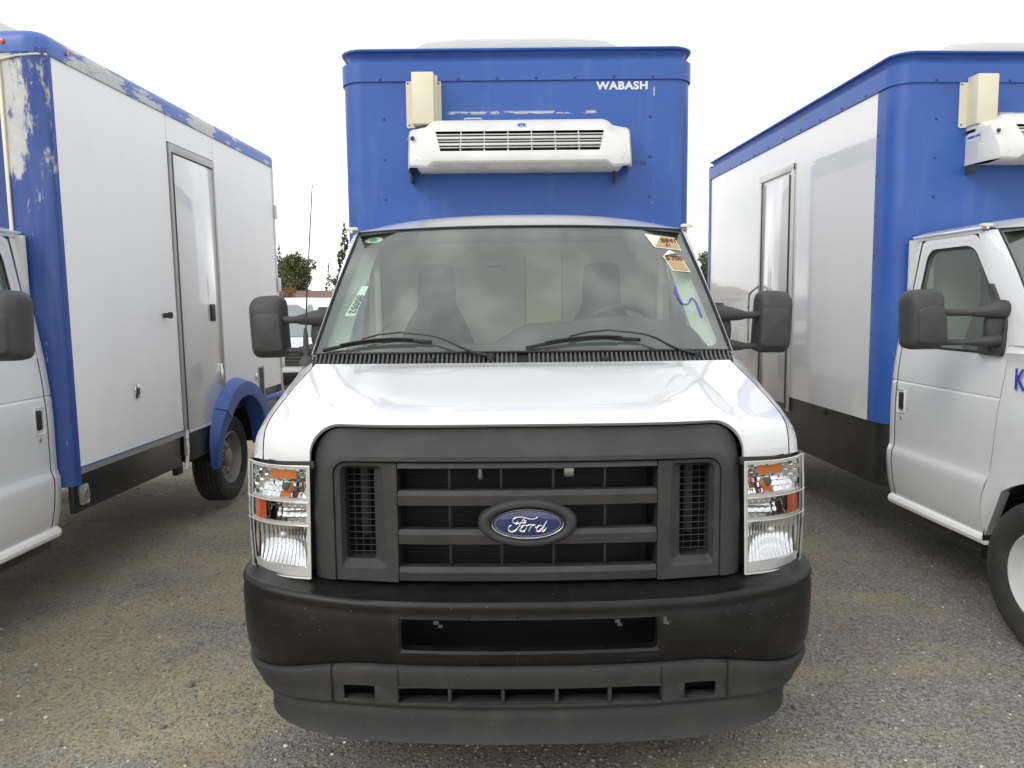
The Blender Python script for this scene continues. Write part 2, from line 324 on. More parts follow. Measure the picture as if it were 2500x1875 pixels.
# ------------------------------------------------------------------ ground
def ground():
    m, nt, b = NT('gravel_ground'); oc = ocoord(nt)
    big = noise(nt, ocoord(nt, (.75, 1.25, 1)), 1.05, 8, .62); mid = noise(nt, oc, 3.6, 7, .65); fine = noise(nt, oc, 42, 5, .7)
    def vor(sc, feat='F1'):
        n = nt.nodes.new('ShaderNodeTexVoronoi'); n.inputs['Scale'].default_value = sc; n.feature = feat; nt.links.new(oc, n.inputs['Vector']); return n
    v1, v2, v3 = vor(58), vor(110), vor(26)
    dirt = mixc(nt, ramp(nt, mid, .35, .65), (.405, .335, .225), (.520, .445, .315))
    grey = mixc(nt, ramp(nt, mid, .3, .7), (.190, .190, .184), (.310, .306, .290))
    gx = nt.nodes.new('ShaderNodeSeparateXYZ'); nt.links.new(oc, gx.inputs[0])
    side = nt.nodes.new('ShaderNodeMapRange'); nt.links.new(gx.outputs['X'], side.inputs[0]); side.inputs[1].default_value = -3.5; side.inputs[2].default_value = 2.5; side.inputs[3].default_value = -.065; side.inputs[4].default_value = .05
    k = ramp(nt, math_(nt, 'ADD', side.outputs[0], math_(nt, 'ADD', math_(nt, 'MULTIPLY', big, .65), math_(nt, 'MULTIPLY', mid, .35))), .45, .555)
    c = mixc(nt, k, dirt, grey)
    sep = nt.nodes.new('ShaderNodeSeparateColor'); nt.links.new(v1.outputs['Color'], sep.inputs[0])
    stone = mixc(nt, sep.outputs[0], (.09, .09, .095), (.46, .44, .38))
    keep = math_(nt, 'MULTIPLY', ramp(nt, sep.outputs[1], .45, .5), ramp(nt, v1.outputs['Distance'], .30, .45, (1, 1, 1, 1), (0, 0, 0, 1)))
    c = mixc(nt, math_(nt, 'MULTIPLY', math_(nt, 'MULTIPLY', keep, .75), math_(nt, 'ADD', math_(nt, 'MULTIPLY', k, .75), .25)), c, stone)
    sep2 = nt.nodes.new('ShaderNodeSeparateColor'); nt.links.new(v2.outputs['Color'], sep2.inputs[0])
    c = mixc(nt, math_(nt, 'ADD', math_(nt, 'MULTIPLY', k, .30), .16), c, mixc(nt, sep2.outputs[0], (.085, .082, .076), (.66, .615, .52)))
    c = mixc(nt, math_(nt, 'MULTIPLY', ramp(nt, fine, .35, .7), .35), c, (.11, .10, .08))
    nt.links.new(c, b.inputs['Base Color']); b.inputs['Roughness'].default_value = .92; b.inputs['Specular IOR Level'].default_value = .2
    h = math_(nt, 'ADD', math_(nt, 'MULTIPLY', keep, .6), math_(nt, 'ADD', math_(nt, 'MULTIPLY', fine, .8), math_(nt, 'MULTIPLY', sep2.outputs[1], .35)))
    bump(nt, b, h, 1.0, .018); MATS['gravel'] = m
    # one sheet to the horizon, finely divided and gently uneven near the trucks
    xs = sorted(set([-900, -400, -150, -60, -30, -15] + [round(-9 + .15 * i, 3) for i in range(121)] + [15, 30, 60, 150, 400, 900]))
    ys = sorted(set([-400, -100, -30, -10, -4] + [round(-1 + .15 * i, 3) for i in range(101)] + [18, 25, 40, 70, 150, 400, 900, 1800]))
    def h_(x, y):
        near = sstep(10, 6, abs(x)) * sstep(16, 9, y)
        return near * (.010 * math.sin(1.7 * x + .6 * y) * math.cos(1.1 * y - .4 * x) + .006 * math.sin(4.1 * x + 2.3 * y)) - .012
    g = mesh('ground', grid([[(x, y, h_(x, y)) for x in xs] for y in ys]), 'gravel', None, 60); tag(g, kind='structure')
    # loose stones
    ico = bmesh.new(); bmesh.ops.create_icosphere(ico, subdivisions=1, radius=1.0); ico.verts.index_update()
    bv = np.array([q.co[:] for q in ico.verts]); bf = np.array([[p.index for p in q.verts] for q in ico.faces]); ico.free()
    n = 60000
    yy = 2.2 + 8.5 * rng.random(n) ** 1.6; xx = (rng.random(n) * 2 - 1) * (1.5 + .8 * yy)
    rad = .0025 + .0062 * rng.random(n) ** 3.0; big_i = rng.random(n) < .012; rad[big_i] = .007 + .016 * rng.random(big_i.sum()) ** 2
    sc = rad[:, None] * (np.array([1.0, 1.0, .62]) * (.7 + .6 * rng.random((n, 3))))
    ang = rng.random(n) * 6.283; ca, sa = np.cos(ang), np.sin(ang)
    P = bv[None] * (1 + .22 * rng.standard_normal((n, len(bv), 1))) * sc[:, None, :]
    Q = np.empty_like(P); Q[..., 0] = P[..., 0] * ca[:, None] - P[..., 1] * sa[:, None]; Q[..., 1] = P[..., 0] * sa[:, None] + P[..., 1] * ca[:, None]; Q[..., 2] = P[..., 2]
    hh = .010 * np.sin(1.7 * xx + .6 * yy) * np.cos(1.1 * yy - .4 * xx) + .006 * np.sin(4.1 * xx + 2.3 * yy) - .012
    Q += np.stack([xx, yy, hh + rad * .18], -1)[:, None, :]
    me = bpy.data.meshes.new('loose_gravel'); nv, nf = n * len(bv), n * len(bf)
    me.vertices.add(nv); me.vertices.foreach_set('co', Q.reshape(-1))
    F = (bf[None] + (np.arange(n) * len(bv))[:, None, None]).reshape(-1)
    me.loops.add(nf * 3); me.loops.foreach_set('vertex_index', F.astype(np.int32)); me.polygons.add(nf)
    me.polygons.foreach_set('loop_start', (np.arange(nf) * 3).astype(np.int32)); me.update(calc_edges=True)
    pal = np.array([(.19, .19, .185), (.125, .125, .124), (.30, .275, .225), (.24, .19, .13), (.46, .42, .34), (.20, .16, .12), (.15, .15, .15)])
    ci = pal[rng.choice(len(pal), n, p=[.27, .22, .09, .13, .035, .105, .15])] * (1.15 + .8 * rng.random((n, 1)))
    cols = np.ones((n, len(bv), 4)); cols[..., :3] = ci[:, None, :]
    at = me.color_attributes.new('tint', 'FLOAT_COLOR', 'POINT'); at.data.foreach_set('color', cols.reshape(-1))
    m2, nt2, b2 = NT('stone'); a = nt2.nodes.new('ShaderNodeAttribute'); a.attribute_name = 'tint'
    nt2.links.new(a.outputs['Color'], b2.inputs['Base Color']); b2.inputs['Roughness'].default_value = .85; MATS['stone'] = m2
    me.materials.append(m2); o = bpy.data.objects.new('loose_gravel', me); col.objects.link(o)
    tag(o, 'loose grey and brown gravel scattered over the dirt lot', 'gravel', kind='stuff')
ground()

# ------------------------------------------------------------------ the truck cab (x right as seen from the front, y back from the bumper, z up)
SIDE = [(.44, 1.00), (.50, 1.03), (.60, 1.052), (.72, 1.064), (.775, 1.064), (.80, 1.056), (.825, 1.047), (.95, 1.048), (1.10, 1.050), (1.20, 1.046), (1.24, 1.044), (1.248, 1.036), (1.256, 1.042), (1.35, 1.034), (1.50, 1.016), (1.70, .985), (2.13, .914), (2.20, .895)]
ZS = [.44, .47, .50, .55, .60, .66, .72, .75, .775, .79, .80, .812, .825, .88, .95, 1.05, 1.13, 1.20, 1.235, 1.241, 1.248, 1.256, 1.263, 1.30, 1.35, 1.42, 1.47]
def xside(z): return interp(SIDE, z)
def WS(u, v, d=0.0):
    x = u * (1.0 - .13 * v); a = abs(u) ** 2.3
    y = 1.05 + .55 * v + (.17 + .01 * v) * a - .035 * math.sin(math.pi * v); z = 1.555 + .62 * v - .012 * a
    return (x * (1 - .4 * d), y + d * .80, z - d * .6)
def hood_pt(xf, s):
    """xf -1..1 across between the shut lines, s 0 front .. 1 rear"""
    yc = interp([(0, .165), (.06, .170), (.12, .180), (.17, .200), (.22, .238), (.30, .32), (.45, .47), (.65, .68), (.85, .88), (1, .995)], s)
    zc = interp([(0, 1.20), (.06, 1.262), (.12, 1.315), (.17, 1.350), (.22, 1.373), (.30, 1.392), (.45, 1.420), (.65, 1.457), (.85, 1.494), (1, 1.512)], s)
    yq = interp([(0, .335), (.06, .340), (.12, .352), (.17, .372), (.22, .405), (.30, .47), (.45, .58), (.65, .74), (.85, .90), (1, 1.03)], s)
    zq = interp([(0, 1.20), (.06, 1.245), (.12, 1.283), (.17, 1.312), (.22, 1.333), (.30, 1.356), (.45, 1.390), (.65, 1.434), (.85, 1.476), (1, 1.512)], s)
    xs = interp([(0, .984), (.3, .984), (.65, .972), (1, .950)], s); a = abs(xf)
    wy, wz = a ** 4.5, a ** 3
    z = zc + (zq - zc) * wz + .010 * (1 - sstep(.70, .80, a)) * sstep(.10, .30, s) * sstep(1.0, .8, s)
    return (xf * xs, yc + (yq - yc) * wy, z)
def SMOOTHED(pts): return pts

def build_wheel(parent, x, y, rim_mat, steer=0.0, dual=False):
    sgn = 1 if x > 0 else -1
    w = empty('wheel', (x, y, .388), steer); w.parent = parent
    prof = [(.235, -.09), (.265, -.112), (.33, -.116), (.366, -.108), (.383, -.095)]
    for k in range(5):
        a = -.085 + k * .036; prof += [(.388, a), (.388, a + .024), (.378, a + .026), (.378, a + .034)]
    prof += [(.383, .097), (.366, .108), (.33, .116), (.265, .112), (.235, .09)]
    mesh('tyre', lathe(prof, 56), 'rubber', w, 40)
    s = sgn
    rp = [(.238, .095 * s), (.228, .10 * s), (.222, .085 * s), (.205, .03 * s), (.175, .015 * s), (.15, .035 * s), (.12, .04 * s), (.085, .035 * s), (.08, .07 * s), (.055, .085 * s), (.0, .085 * s)]
    rim = mesh('rim', [lathe(rp, 40), lathe([(.238, .095 * s), (.238, -.095 * s)], 40)], rim_mat, w, 35)
    for k in range(8):
        a = k * math.pi / 4; mesh('lug_nut', lathe([(.011, 0), (.011, .02 * s), (.0, .022 * s)], 6, (.038 * s, .105 * math.cos(a), .105 * math.sin(a))), 'alu', w) if k < 8 else 0
    for k in range(8):
        a = (k + .5) * math.pi / 4; mesh('hand_hole', lathe([(.017, 0), (.0, .002 * s)], 10, (.030 * s, .163 * math.cos(a), .163 * math.sin(a))), 'dark_void', w)
    return w

def build_cab(T):
    # ---- hood with the grille cut-out at its nose
    def zf(x):
        a = abs(x)
        if a < .676: return 1.352
        if a < .7815: return 1.247 + math.sqrt(max(0, .1055 ** 2 - (a - .676) ** 2)) - .0005
        return 1.216 - .006 * (a - .78) / .2
    half = [.0, .12, .24, .36, .46, .55, .62, .676] + [.676 + .105 * math.sin(math.pi / 2 * k / 9) for k in range(1, 10)] + [.782, .80, .83, .86, .89, .92, .945, .962, .980]
    xfs = [h / .984 for h in half]; xfs = [-q for q in xfs[:0:-1]] + xfs
    NS = 26; rows = []
    cols_ = []
    for q in xfs:
        zt = zf(q * .984); lo, hi = 0.0, .6
        for _ in range(30):
            mid = (lo + hi) / 2
            if hood_pt(q, mid)[2] < zt: lo = mid
            else: hi = mid
        s0 = lo; cols_.append([hood_pt(q, s0 + (1 - s0) * (k / NS) ** 1.25) for k in range(NS + 1)])
    rows = [[c[k] for c in cols_] for k in range(NS + 1)]
    lip = [(p[0], p[1] + .018, p[2] - .012) for p in rows[0]]
    hood = mesh('hood', [grid([lip] + rows), grid([rows[-1], [(p[0], p[1] + .004, p[2] - .03) for p in rows[-1]]])], 'white_paint', T, 50)
    mesh('underbody_shade_slab', [bx(-.62, .62, .32, 2.5, .36, .44), bx(-.93, .93, 1.62, 2.5, .40, .475)], 'dark_void', T, 0)  # dark slabs added under the cab to deepen the shade on the ground
    # near-black blocks put in as the shade behind the panel gaps
    mesh('gap_shade_block', [bx(-.96, .96, .42, 1.15, .75, 1.30), bx(-.74, .74, .34, .45, .70, 1.27), bx(-.97, .97, 1.0, 1.18, 1.2, 1.475)], 'dark_void', T, 0)
    # ---- front fenders
    WY, WR = 1.08, .475
    for s in (-1, 1):
        ys = [.337, .345, .360, .385, .41, .435, .4399, .44, .47, .52, .58, .64, .70, .78, .86, .94, 1.0, 1.06, 1.12, 1.18, 1.24, 1.30, 1.36, 1.41]
        colz = []
        for y in ys:
            sp = interp([(.335, 0), (.352, .12), (.372, .17), (.405, .22), (.47, .30), (.58, .45), (.74, .65), (.90, .85), (1.03, 1.0)], min(y, 1.03))
            p = hood_pt(1, sp); xs, zs = p[0] + .002, p[2] - .002
            if y > 1.0:
                xs = interp([(1.0, .958), (1.1, .975), (1.2, .996), (1.3, 1.006), (1.41, 1.011)], y); zs = interp([(1.0, 1.505), (1.1, 1.526), (1.2, 1.538), (1.3, 1.536), (1.41, 1.533)], y)
            fr = interp([(.34, .012), (.42, .006), (.50, .002), (.6, 0)], y); skew = interp([(.337, .055), (.44, .03), (.56, 0)], y)
            if y < .44: zl = 1.208
            elif abs(y - WY) < WR: zl = .388 + math.sqrt(WR ** 2 - (y - WY) ** 2)
            else: zl = interp([(.385, .80), (.62, .70), (1.54, .46)], y)
            if y > 1.405: zl = .475
            top = [(xs, zs), (xs + (1.030 - xs) * .45, zs - .014), (xs + (1.046 - xs) * .78, zs - .040)]
            zmid = max(zs - .085, 1.2085) if y < .44 else zs - .085
            if y < .44: top = [(a, max(1.2085, z)) for a, z in top]
            c = [(a, y + skew * w_, z) for (a, z), w_ in zip(top, (0, .4, .8))]
            for k in range(13):
                z = zmid + (zl - zmid) * k / 12; xx = xside(z) if z < 1.2 else min(xside(z), 1.05)
                c.append((max(xx, 0) - fr, y + skew, z))
            if y > 1.405: c = [(p[0], interp([(.46, 1.555), (.65, 1.545), (.80, 1.50), (1.0, 1.47), (1.25, 1.445), (1.40, 1.43), (1.47, 1.437)], p[2]) - .007, p[2]) for p in c]; y = c[-1][1]; skew = 0
            e = c[-1]; c.append((e[0] - .05, y + skew, e[2] + .004))
            colz.append(c)
        g = grid(colz); g = g if s > 0 else mir(g)
        fe = mesh('front_fender', g, 'white_paint', T, 40)
        arch = [(.93, WY + WR * math.cos(a), .388 + WR * math.sin(a)) for a in [math.pi * k / 20 - .1 for k in range(23)]]
        g = grid([[(xx, p[1], p[2]) for p in arch] for xx in (1.03, .80, .62)])
        mesh('wheel_well', g if s > 0 else mir(g), 'dark_void', fe, 40)
    # ---- roof, pillars, rear corners
    rows = []
    for i in range(15):
        t = i / 14; row = []
        for j in range(41):
            u = -1 + 2 * j / 40; w0 = WS(u, 1.0); xe = u * (.87 + .045 * sstep(0, .35, t))
            y = w0[1] + (2.56 - w0[1]) * t; crown = (1 - abs(u) ** 2.6) ** .8
            z = 2.172 + .090 * crown * sstep(-.05, .38, t) + .012 * sstep(0, .1, t)
            if i == 0: z = w0[2] + .004
            row.append((xe, y - (.006 if i == 0 else 0), z))
        rows.append(row)
    under = [(p[0], p[1] + .012, p[2] - .012) for p in rows[0]]
    roof = mesh('roof', grid([under] + rows), 'white_paint', T, 50)
    for s in (-1, 1):
        mesh('rain_gutter', tube([(s * .918, 1.80 + k * .095, 2.176) for k in range(9)], .009, 6), 'white_paint', roof)
        mesh('gutter_clip', bx(*sorted((s * .885, s * .945)), 1.80, 1.84, 2.182, 2.200, .004), 'cream_metal', roof)
        mesh('cant_rail', grid([[(s * .9125, 1.86 + .7 * k / 4, 2.150), (s * .917, 1.85 + .71 * k / 4, 2.166), (s * .912, 1.84 + .72 * k / 4, 2.182)] for k in range(5)]), 'white_paint', roof)
        # A pillar between glass and door
        rr = []
        for k in range(17):
            v = k / 16; w = WS(s * 1.0, v); yd = 1.43 + (1.90 - 1.43) * v; zd = w[2] - .01 + .01 * v
            xd = s * (xside(zd) + .004); rr.append([(w[0], w[1] - .004, w[2]), (w[0] + s * .010, w[1] - .006, w[2]), (s * (abs(w[0]) * .35 + abs(xd) * .65 + .012), w[1] + (yd - w[1]) * .35, zd), (xd, yd, zd), (xd - s * .03, yd + .01, zd)])
        mesh('windshield_pillar', grid(rr), 'white_paint', T, 50)
        # rear corner panel behind the door
        zz = ZS + [1.55, 1.7, 1.85, 2.0, 2.1, 2.17]
        g = grid([[(s * xside(z), 2.474, z), (s * xside(z), 2.53, z), (s * (xside(z) - .02), 2.555, z), (s * (xside(z) - .2), 2.56, z)] for z in zz])
        mesh('cab_corner', g, 'white_paint', T, 40)
        mesh('rocker_panel', tube([(s * 1.005, 1.55, .455), (s * 1.01, 2.0, .452), (s * 1.01, 2.53, .45)], .035, 10), 'panel_left', T)
        mesh('running_board', bx(*sorted((s * .80, s * 1.0)), 1.56, 2.5, .36, .42, .01), 'skirt_dark', T)
    # ---- doors
    for s in (-1, 1):
        def m3(y, z, d=0.0): return (s * (xside(z) - d), y, z)
        yf = lambda z: interp([(.46, 1.555), (.65, 1.545), (.80, 1.50), (1.0, 1.47), (1.25, 1.445), (1.40, 1.43), (1.47, 1.437)], z)
        lower = []
        for z in [q for q in ZS if q >= .47]:
            a, b_ = yf(z) + .005, 2.468
            lower.append([m3(a, z, .02)] + [m3(a + (b_ - a) * k / 10, z, .003 if k in (0, 10) else 0) for k in range(11)] + [m3(b_, z, .02)])
        outer = rpoly([(2.468, 1.47), (2.452, 2.150), (1.900, 2.150), (1.437, 1.62), (1.437, 1.47)], [.0, .05, .06, .1, .0], 6)
        inner = rpoly([(2.400, 1.475), (2.375, 2.088), (1.915, 2.088), (1.515, 1.66), (1.510, 1.475)], [.04, .08, .09, .12, .03], 6)
        mid = [(a[0] * .5 + b_[0] * .5, a[1] * .5 + b_[1] * .5) for a, b_ in zip(outer, inner)]
        fr = [ring(outer, mid, lambda y, z: m3(y, z, -.001)), ring(mid, inner, m3), ring(inner, inner, lambda y, z: m3(y, z))]
        door = mesh('door', [grid(lower), fr[0], fr[1], ring(outer, outer, m3)], 'white_paint', T, 40)
        seal_i = [((y - 1.97) * .955 + 1.97, (z - 1.78) * .955 + 1.78) for y, z in inner]
        mesh('window_seal', [ring(inner, seal_i, lambda y, z: m3(y, z, .006)), ring(inner, inner, lambda y, z: m3(y, z, .0))], 'seal', door)
        mesh('door_window', fan(seal_i, lambda y, z: m3(y, z, .016)), 'side_glass', door)
        g = grid([[(s * .945, y, z) for y in (1.50, 2.46)] for z in (.5, 1.0, 1.46)])
        mesh('door_trim', g, 'interior_trim', door)
        # paddle handle in its recess, lock below
        hx = lambda a, b_: sorted((s * (1.047 + a), s * (1.047 + b_)))
        mesh('handle_bezel', [bx(*hx(-.004, .004), 2.355, 2.445, 1.045, 1.195, .012)], 'white_paint', door)
        mesh('handle_recess', [bx(*hx(-.002, .0055), 2.372, 2.425, 1.075, 1.180, .008)], 'interior_mid', door)
        mesh('door_handle', [bx(*hx(.004, .022), 2.366, 2.396, 1.072, 1.182, .006)], 'plastic_black', door)
        mesh('door_lock', lathe([(.012, 0), (.012, s * .006), (0, s * .007)], 14, (s * 1.046, 2.395, 1.012)), 'alu', door)
    # ---- windshield: glass, black border
    us = [-1 + 2 * k / 40 for k in range(41)]; vv = [k / 14 for k in range(15)]
    ws = mesh('windshield', grid([[WS(u, v) for u in us] for v in vv]), 'windshield_glass', T, 80)
    def dense(pl, n=8):
        o = []
        for i, p in enumerate(pl):
            q = pl[(i + 1) % len(pl)]
            for k in range(n): o.append((p[0] + (q[0] - p[0]) * k / n, p[1] + (q[1] - p[1]) * k / n))
        return o
    o_ = dense(rpoly([(-.998, .0), (.998, .0), (.998, 1.0), (-.998, 1.0)], [.02, .02, .02, .02], 4)); i_ = dense(rpoly([(-.955, .035), (.955, .035), (.925, .925), (-.925, .925)], [.07, .07, .09, .09], 4))
    mesh('windshield_border', ring(o_, i_, lambda u, v: WS(u, v, .006)), 'frit', ws, 80)
    mesh('windshield_gasket', tube([WS(-1, 1 - k / 12, -.004) for k in range(13)] + [WS(-1 + 2 * k / 30, 0, -.004) for k in range(1, 31)] + [WS(1, k / 12, -.004) for k in range(1, 13)], .006, 6), 'seal', ws)
    mesh('windshield_header_seal', tube([WS(-1 + 2 * k / 30, 1.0, -.004) for k in range(31)], .006, 6), 'seal', ws)
    # ---- cowl with vent ribs
    def cw(x, t): 
        u = x / 1.0; f = hood_pt(max(-1, min(1, x / .955)), 1.0); w = WS(max(-1, min(1, u)), 0.0)
        fy, fz = f[1] + .006, f[2] - .012
        return (x, fy + (w[1] + .01 - fy) * t, fz + (w[2] - .004 - fz) * t - .010 * math.sin(math.pi * t))
    cow = mesh('cowl_panel', grid([[cw(-.985 + 1.97 * j / 60, t / 6) for j in range(61)] for t in range(7)]), 'plastic_bumper', T, 60)
    ribs = 92
    rp = [(-.0055, 0), (-.0045, .013), (.0045, .013), (.0055, 0)]
    rib_rows = lambda L: [[(a + .010 * math.sin(2.4 * t) * 0, L * t, b_ - .010 * math.sin(math.pi * t)) for a, b_ in rp] for t in [k / 5 for k in range(6)]]
    base_rib = None
    for k in range(ribs):
        x = -.955 + 1.91 * k / (ribs - 1)
        if abs(x) < .012: continue
        a, b_ = Vector(cw(x, .02)), Vector(cw(min(.985, max(-.985, x + .03 * (x / .95) ** 3)), .98)); d = b_ - a; L = d.length
        if base_rib is None: base_rib = mesh('vent_rib', grid(rib_rows(1.0)), 'cowl_grey', cow, 50); r_ = base_rib
        else: r_ = inst('vent_rib', base_rib, cow)
        r_.location = a; r_.rotation_euler = (math.atan2(d.z, math.hypot(d.x, d.y)), 0, math.atan2(-d.x, d.y)); r_.scale = (1, L, 1)
    for x in (-.42, .375): mesh('washer_nozzle', [bx(x - .016, x + .016, cw(x, .3)[1] - .012, cw(x, .3)[1] + .012, cw(x, .3)[2], cw(x, .3)[2] + .026, .004)], 'plastic_black', cow)
    # ---- wipers
    for x0, sc in ((-.145, 1.0), (.815, 1.0)):
        w = empty('wiper', (x0, 0, 0)); w.parent = T
        def on(dx, v, lift): p = WS((x0 + dx) / (1.0 - .13 * v), v, -lift); return (p[0] - x0, p[1], p[2])
        piv = (0, cw(x0, .55)[1], cw(x0, .55)[2] + .02)
        el = on(-.42, .125, .034)
        arm = catmull([piv, (-.10, piv[1] - .010, piv[2] + .028), on(-.24, .078, .042), el], 5)
        mesh('wiper_arm', [tube(arm, [.0125 - .0075 * min(1, i / (len(arm) * .75)) for i in range(len(arm))], 8, flat=.7), lathe([(.0, .016), (.018, .012), (.019, -.02)], 12, piv, 'z')], 'plastic_black', w)
        arm2 = [el, on(-.52, .110, .034), on(-.60, .085, .03)]
        mesh('wiper_link', tube(arm2, .0045, 6), 'plastic_black', w)
        bl = catmull([on(-.80, .018, .014), on(-.62, .062, .020), on(-.45, .078, .022), on(-.27, .066, .018)], 6)
        mesh('wiper_blade', [tube(bl, .0055, 6, flat=1.8)], 'seal', w)
        mesh('blade_spine', tube([(p[0], p[1] - .012, p[2] + .010) for p in bl[3:-3]], .005, 6), 'plastic_black', w)
    # ---- grille surround
    yface = lambda x: .130 + .055 * (abs(x) / .77) ** 2.2
    def arc(xh, zt, r, n=10, zb=.792):
        pts = [(-xh, zb), (-xh, zb + (zt - r - zb) * .5), (-xh, zt - r)] + [(-xh + r - r * math.cos(math.pi / 2 * k / n), zt - r + r * math.sin(math.pi / 2 * k / n)) for k in range(1, n + 1)]
        pts += [(-xh + r + (xh - r) * k / 8, zt) for k in range(1, 9)]
        return pts + [(-x, z) for x, z in pts[-2::-1]]
    def bottom(x): return .010 * (abs(x) / .77) ** 2
    rings = []
    for xh, zt, r, fy in ((.772, 1.338, .101, None), (.768, 1.335, .099, 1), (.752, 1.318, .092, 2), (.722, 1.262, .078, 3), (.712, 1.248, .070, 4), (.690, 1.232, .050, 5), (.686, 1.228, .046, 6)):
        row = []
        for x, z in arc(xh, zt, r):
            h = sstep(1.10, 1.30, z); yf_ = yface(x)
            dep = {None: .12, 1: .085, 2: .064, 3: .012, 4: .002, 5: .000, 6: .010}[fy]
            dside = {None: .09, 1: .030, 2: .012, 3: .003, 4: .0, 5: .0, 6: .010}[fy]
            row.append((x, yf_ + dside + (dep - dside) * h, z + bottom(x) * (1 if z < .8 else 0)))
        rings.append(row)
    shell = mesh('grille_surround', grid(rings), 'plastic_shell', T, 28)
    def G(x, y, z): return (x, y + yface(x), z)
    gp = T
    # corner plates with side vents
    for s in (-1, 1):
        def P(a, z): return (s * a, z)
        out = rpoly([(.460, .795), (.684, .800), (.684, 1.226), (.460, 1.224)], [.004, .004, .05, .004], 6)
        l1 = rpoly([(.500, .842), (.665, .842), (.665, 1.213), (.510, 1.213)], [.03, .02, .03, .02], 6)
        l2 = rpoly([(.545, .870), (.652, .870), (.652, 1.205), (.545, 1.205)], [.012, .012, .02, .012], 6)
        f0 = lambda a, z: (s * a, yface(a) + .004, z); f1 = lambda a, z: (s * a, yface(a) + .008, z); f2 = lambda a, z: (s * a, yface(a) + .035, z); f3 = lambda a, z: (s * a, yface(a) + .10, z)
        n_ = len(out)
        def band(A, fa, B, fb): return [fa(*p) for p in A] + [fb(*p) for p in B], [(i, (i + 1) % n_, n_ + (i + 1) % n_, n_ + i) for i in range(n_)]
        plate = mesh('grille_side_plate', [band(out, f3, out, f0), band(out, f0, l1, f1), band(l1, f1, l2, f2), band(l2, f2, l2, f3)], 'plastic_shell', shell, 28)
    for s in (-1, 1):
        wires = []
        for k in range(14): 
            z = .885 + k * .0237; wires.append(tube([(s * .543, yface(.55) + .075, z), (s * .655, yface(.65) + .075, z)], .0012, 5))
        for a in (.570, .598, .626): wires.append(tube([(s * a, yface(.6) + .077, .868), (s * a, yface(.6) + .077, 1.207)], .0008, 5))
        mesh('vent_mesh', wires, 'fin_metal', shell)
        mesh('intake_duct', bx(*sorted((s * .585, s * .618)), .30, .32, .92, 1.22, .01), 'plastic_mirror', T)
    # horizontal bars
    def bar(z0, z1, ch=.013, d=.06):
        pr = [(d, z1 - .004), (.012, z1), (.004, z1 - ch), (.002, z1 - ch - .004), (.006, z0 + .004), (.014, z0), (d, z0 + .004)]
        xs = [-.457 + .914 * k / 20 for k in range(21)]
        v, f = grid([[G(x, y, z) for y, z in pr] for x in xs], cu=True)
        n = len(pr); f.append(tuple(range(n))); f.append(tuple(range(len(v) - n, len(v))[::-1])); return v, f
    for z0, z1, ch in ((1.203, 1.224, .012), (1.070, 1.126, .013), (.930, .986, .013), (.797, .850, .014)): mesh('grille_bar', bar(z0, z1, ch), 'plastic_shell', shell, 25)
    for x in (-.275, -.092, .092, .275):
        for z0, z1 in ((1.112, 1.212), (.972, 1.082), (.838, .942)):
            if z0 > .95 and z0 < 1 and abs(x) < .1: continue
            mesh('grille_fin', bx(x - .0045, x + .0045, yface(x) + .032, yface(x) + .06, z0, z1, .0015), 'plastic_black', shell)
    # radiator, hood latch and clutter behind
    rad = mesh('radiator', [bx(-.45, .45, .325, .338, .76, 1.27)], 'radiator', T)
    fin = [bx(-.44, .44, .318, .3205, .78 + k * .0125, .7822 + k * .0125) for k in range(38) if not 14 < k < 17]
    mesh('cooling_fins', fin, 'fin_dark', rad)['kind'] = 'stuff'
    mesh('hood_latch', [bx(.085, .175, .25, .27, 1.178, 1.202, .003), bx(.135, .172, .245, .262, 1.150, 1.185, .004)], 'alu', T)
    mesh('latch_post', lathe([(.008, -.03), (.012, -.02), (.008, 0), (.011, .02)], 10, (-.17, .26, 1.17), 'z'), 'alu', T)
    # emblem
    em = empty('emblem', (0, yface(0), 1.010)); em.parent = T
    def ell(a, b_, n=56): return [(a * math.cos(2 * math.pi * k / n), b_ * math.sin(2 * math.pi * k / n)) for k in range(n)]
    def E(prof): return grid([[(x, y, z) for x, z in ell(a, b_)] for a, b_, y in prof], cu=True)
    mesh('emblem_surround', E([(.176, .090, .05), (.174, .088, .012), (.168, .083, -.004), (.156, .073, -.010), (.140, .061, -.007), (.130, .0565, .004)]), 'plastic_shell', em, 50)
    mesh('emblem_field', [E([(.134, .0545, .002), (.11, .045, -.003), (.06, .025, -.0055), (.0005, .0002, -.0065)])], 'emblem_blue', em, 60)
    mesh('emblem_ring', E([(.141, .0605, .004), (.140, .0595, -.005), (.137, .0565, -.008), (.134, .0535, -.005), (.1335, .053, .002)]), 'chrome', em, 60)
    mesh('emblem_inner_line', E([(.126, .0490, -.0005), (.1255, .0486, -.0035), (.1238, .0472, -.0035), (.1232, .0468, -.0005)]), 'chrome', em, 60)
    K = .1385 / 740
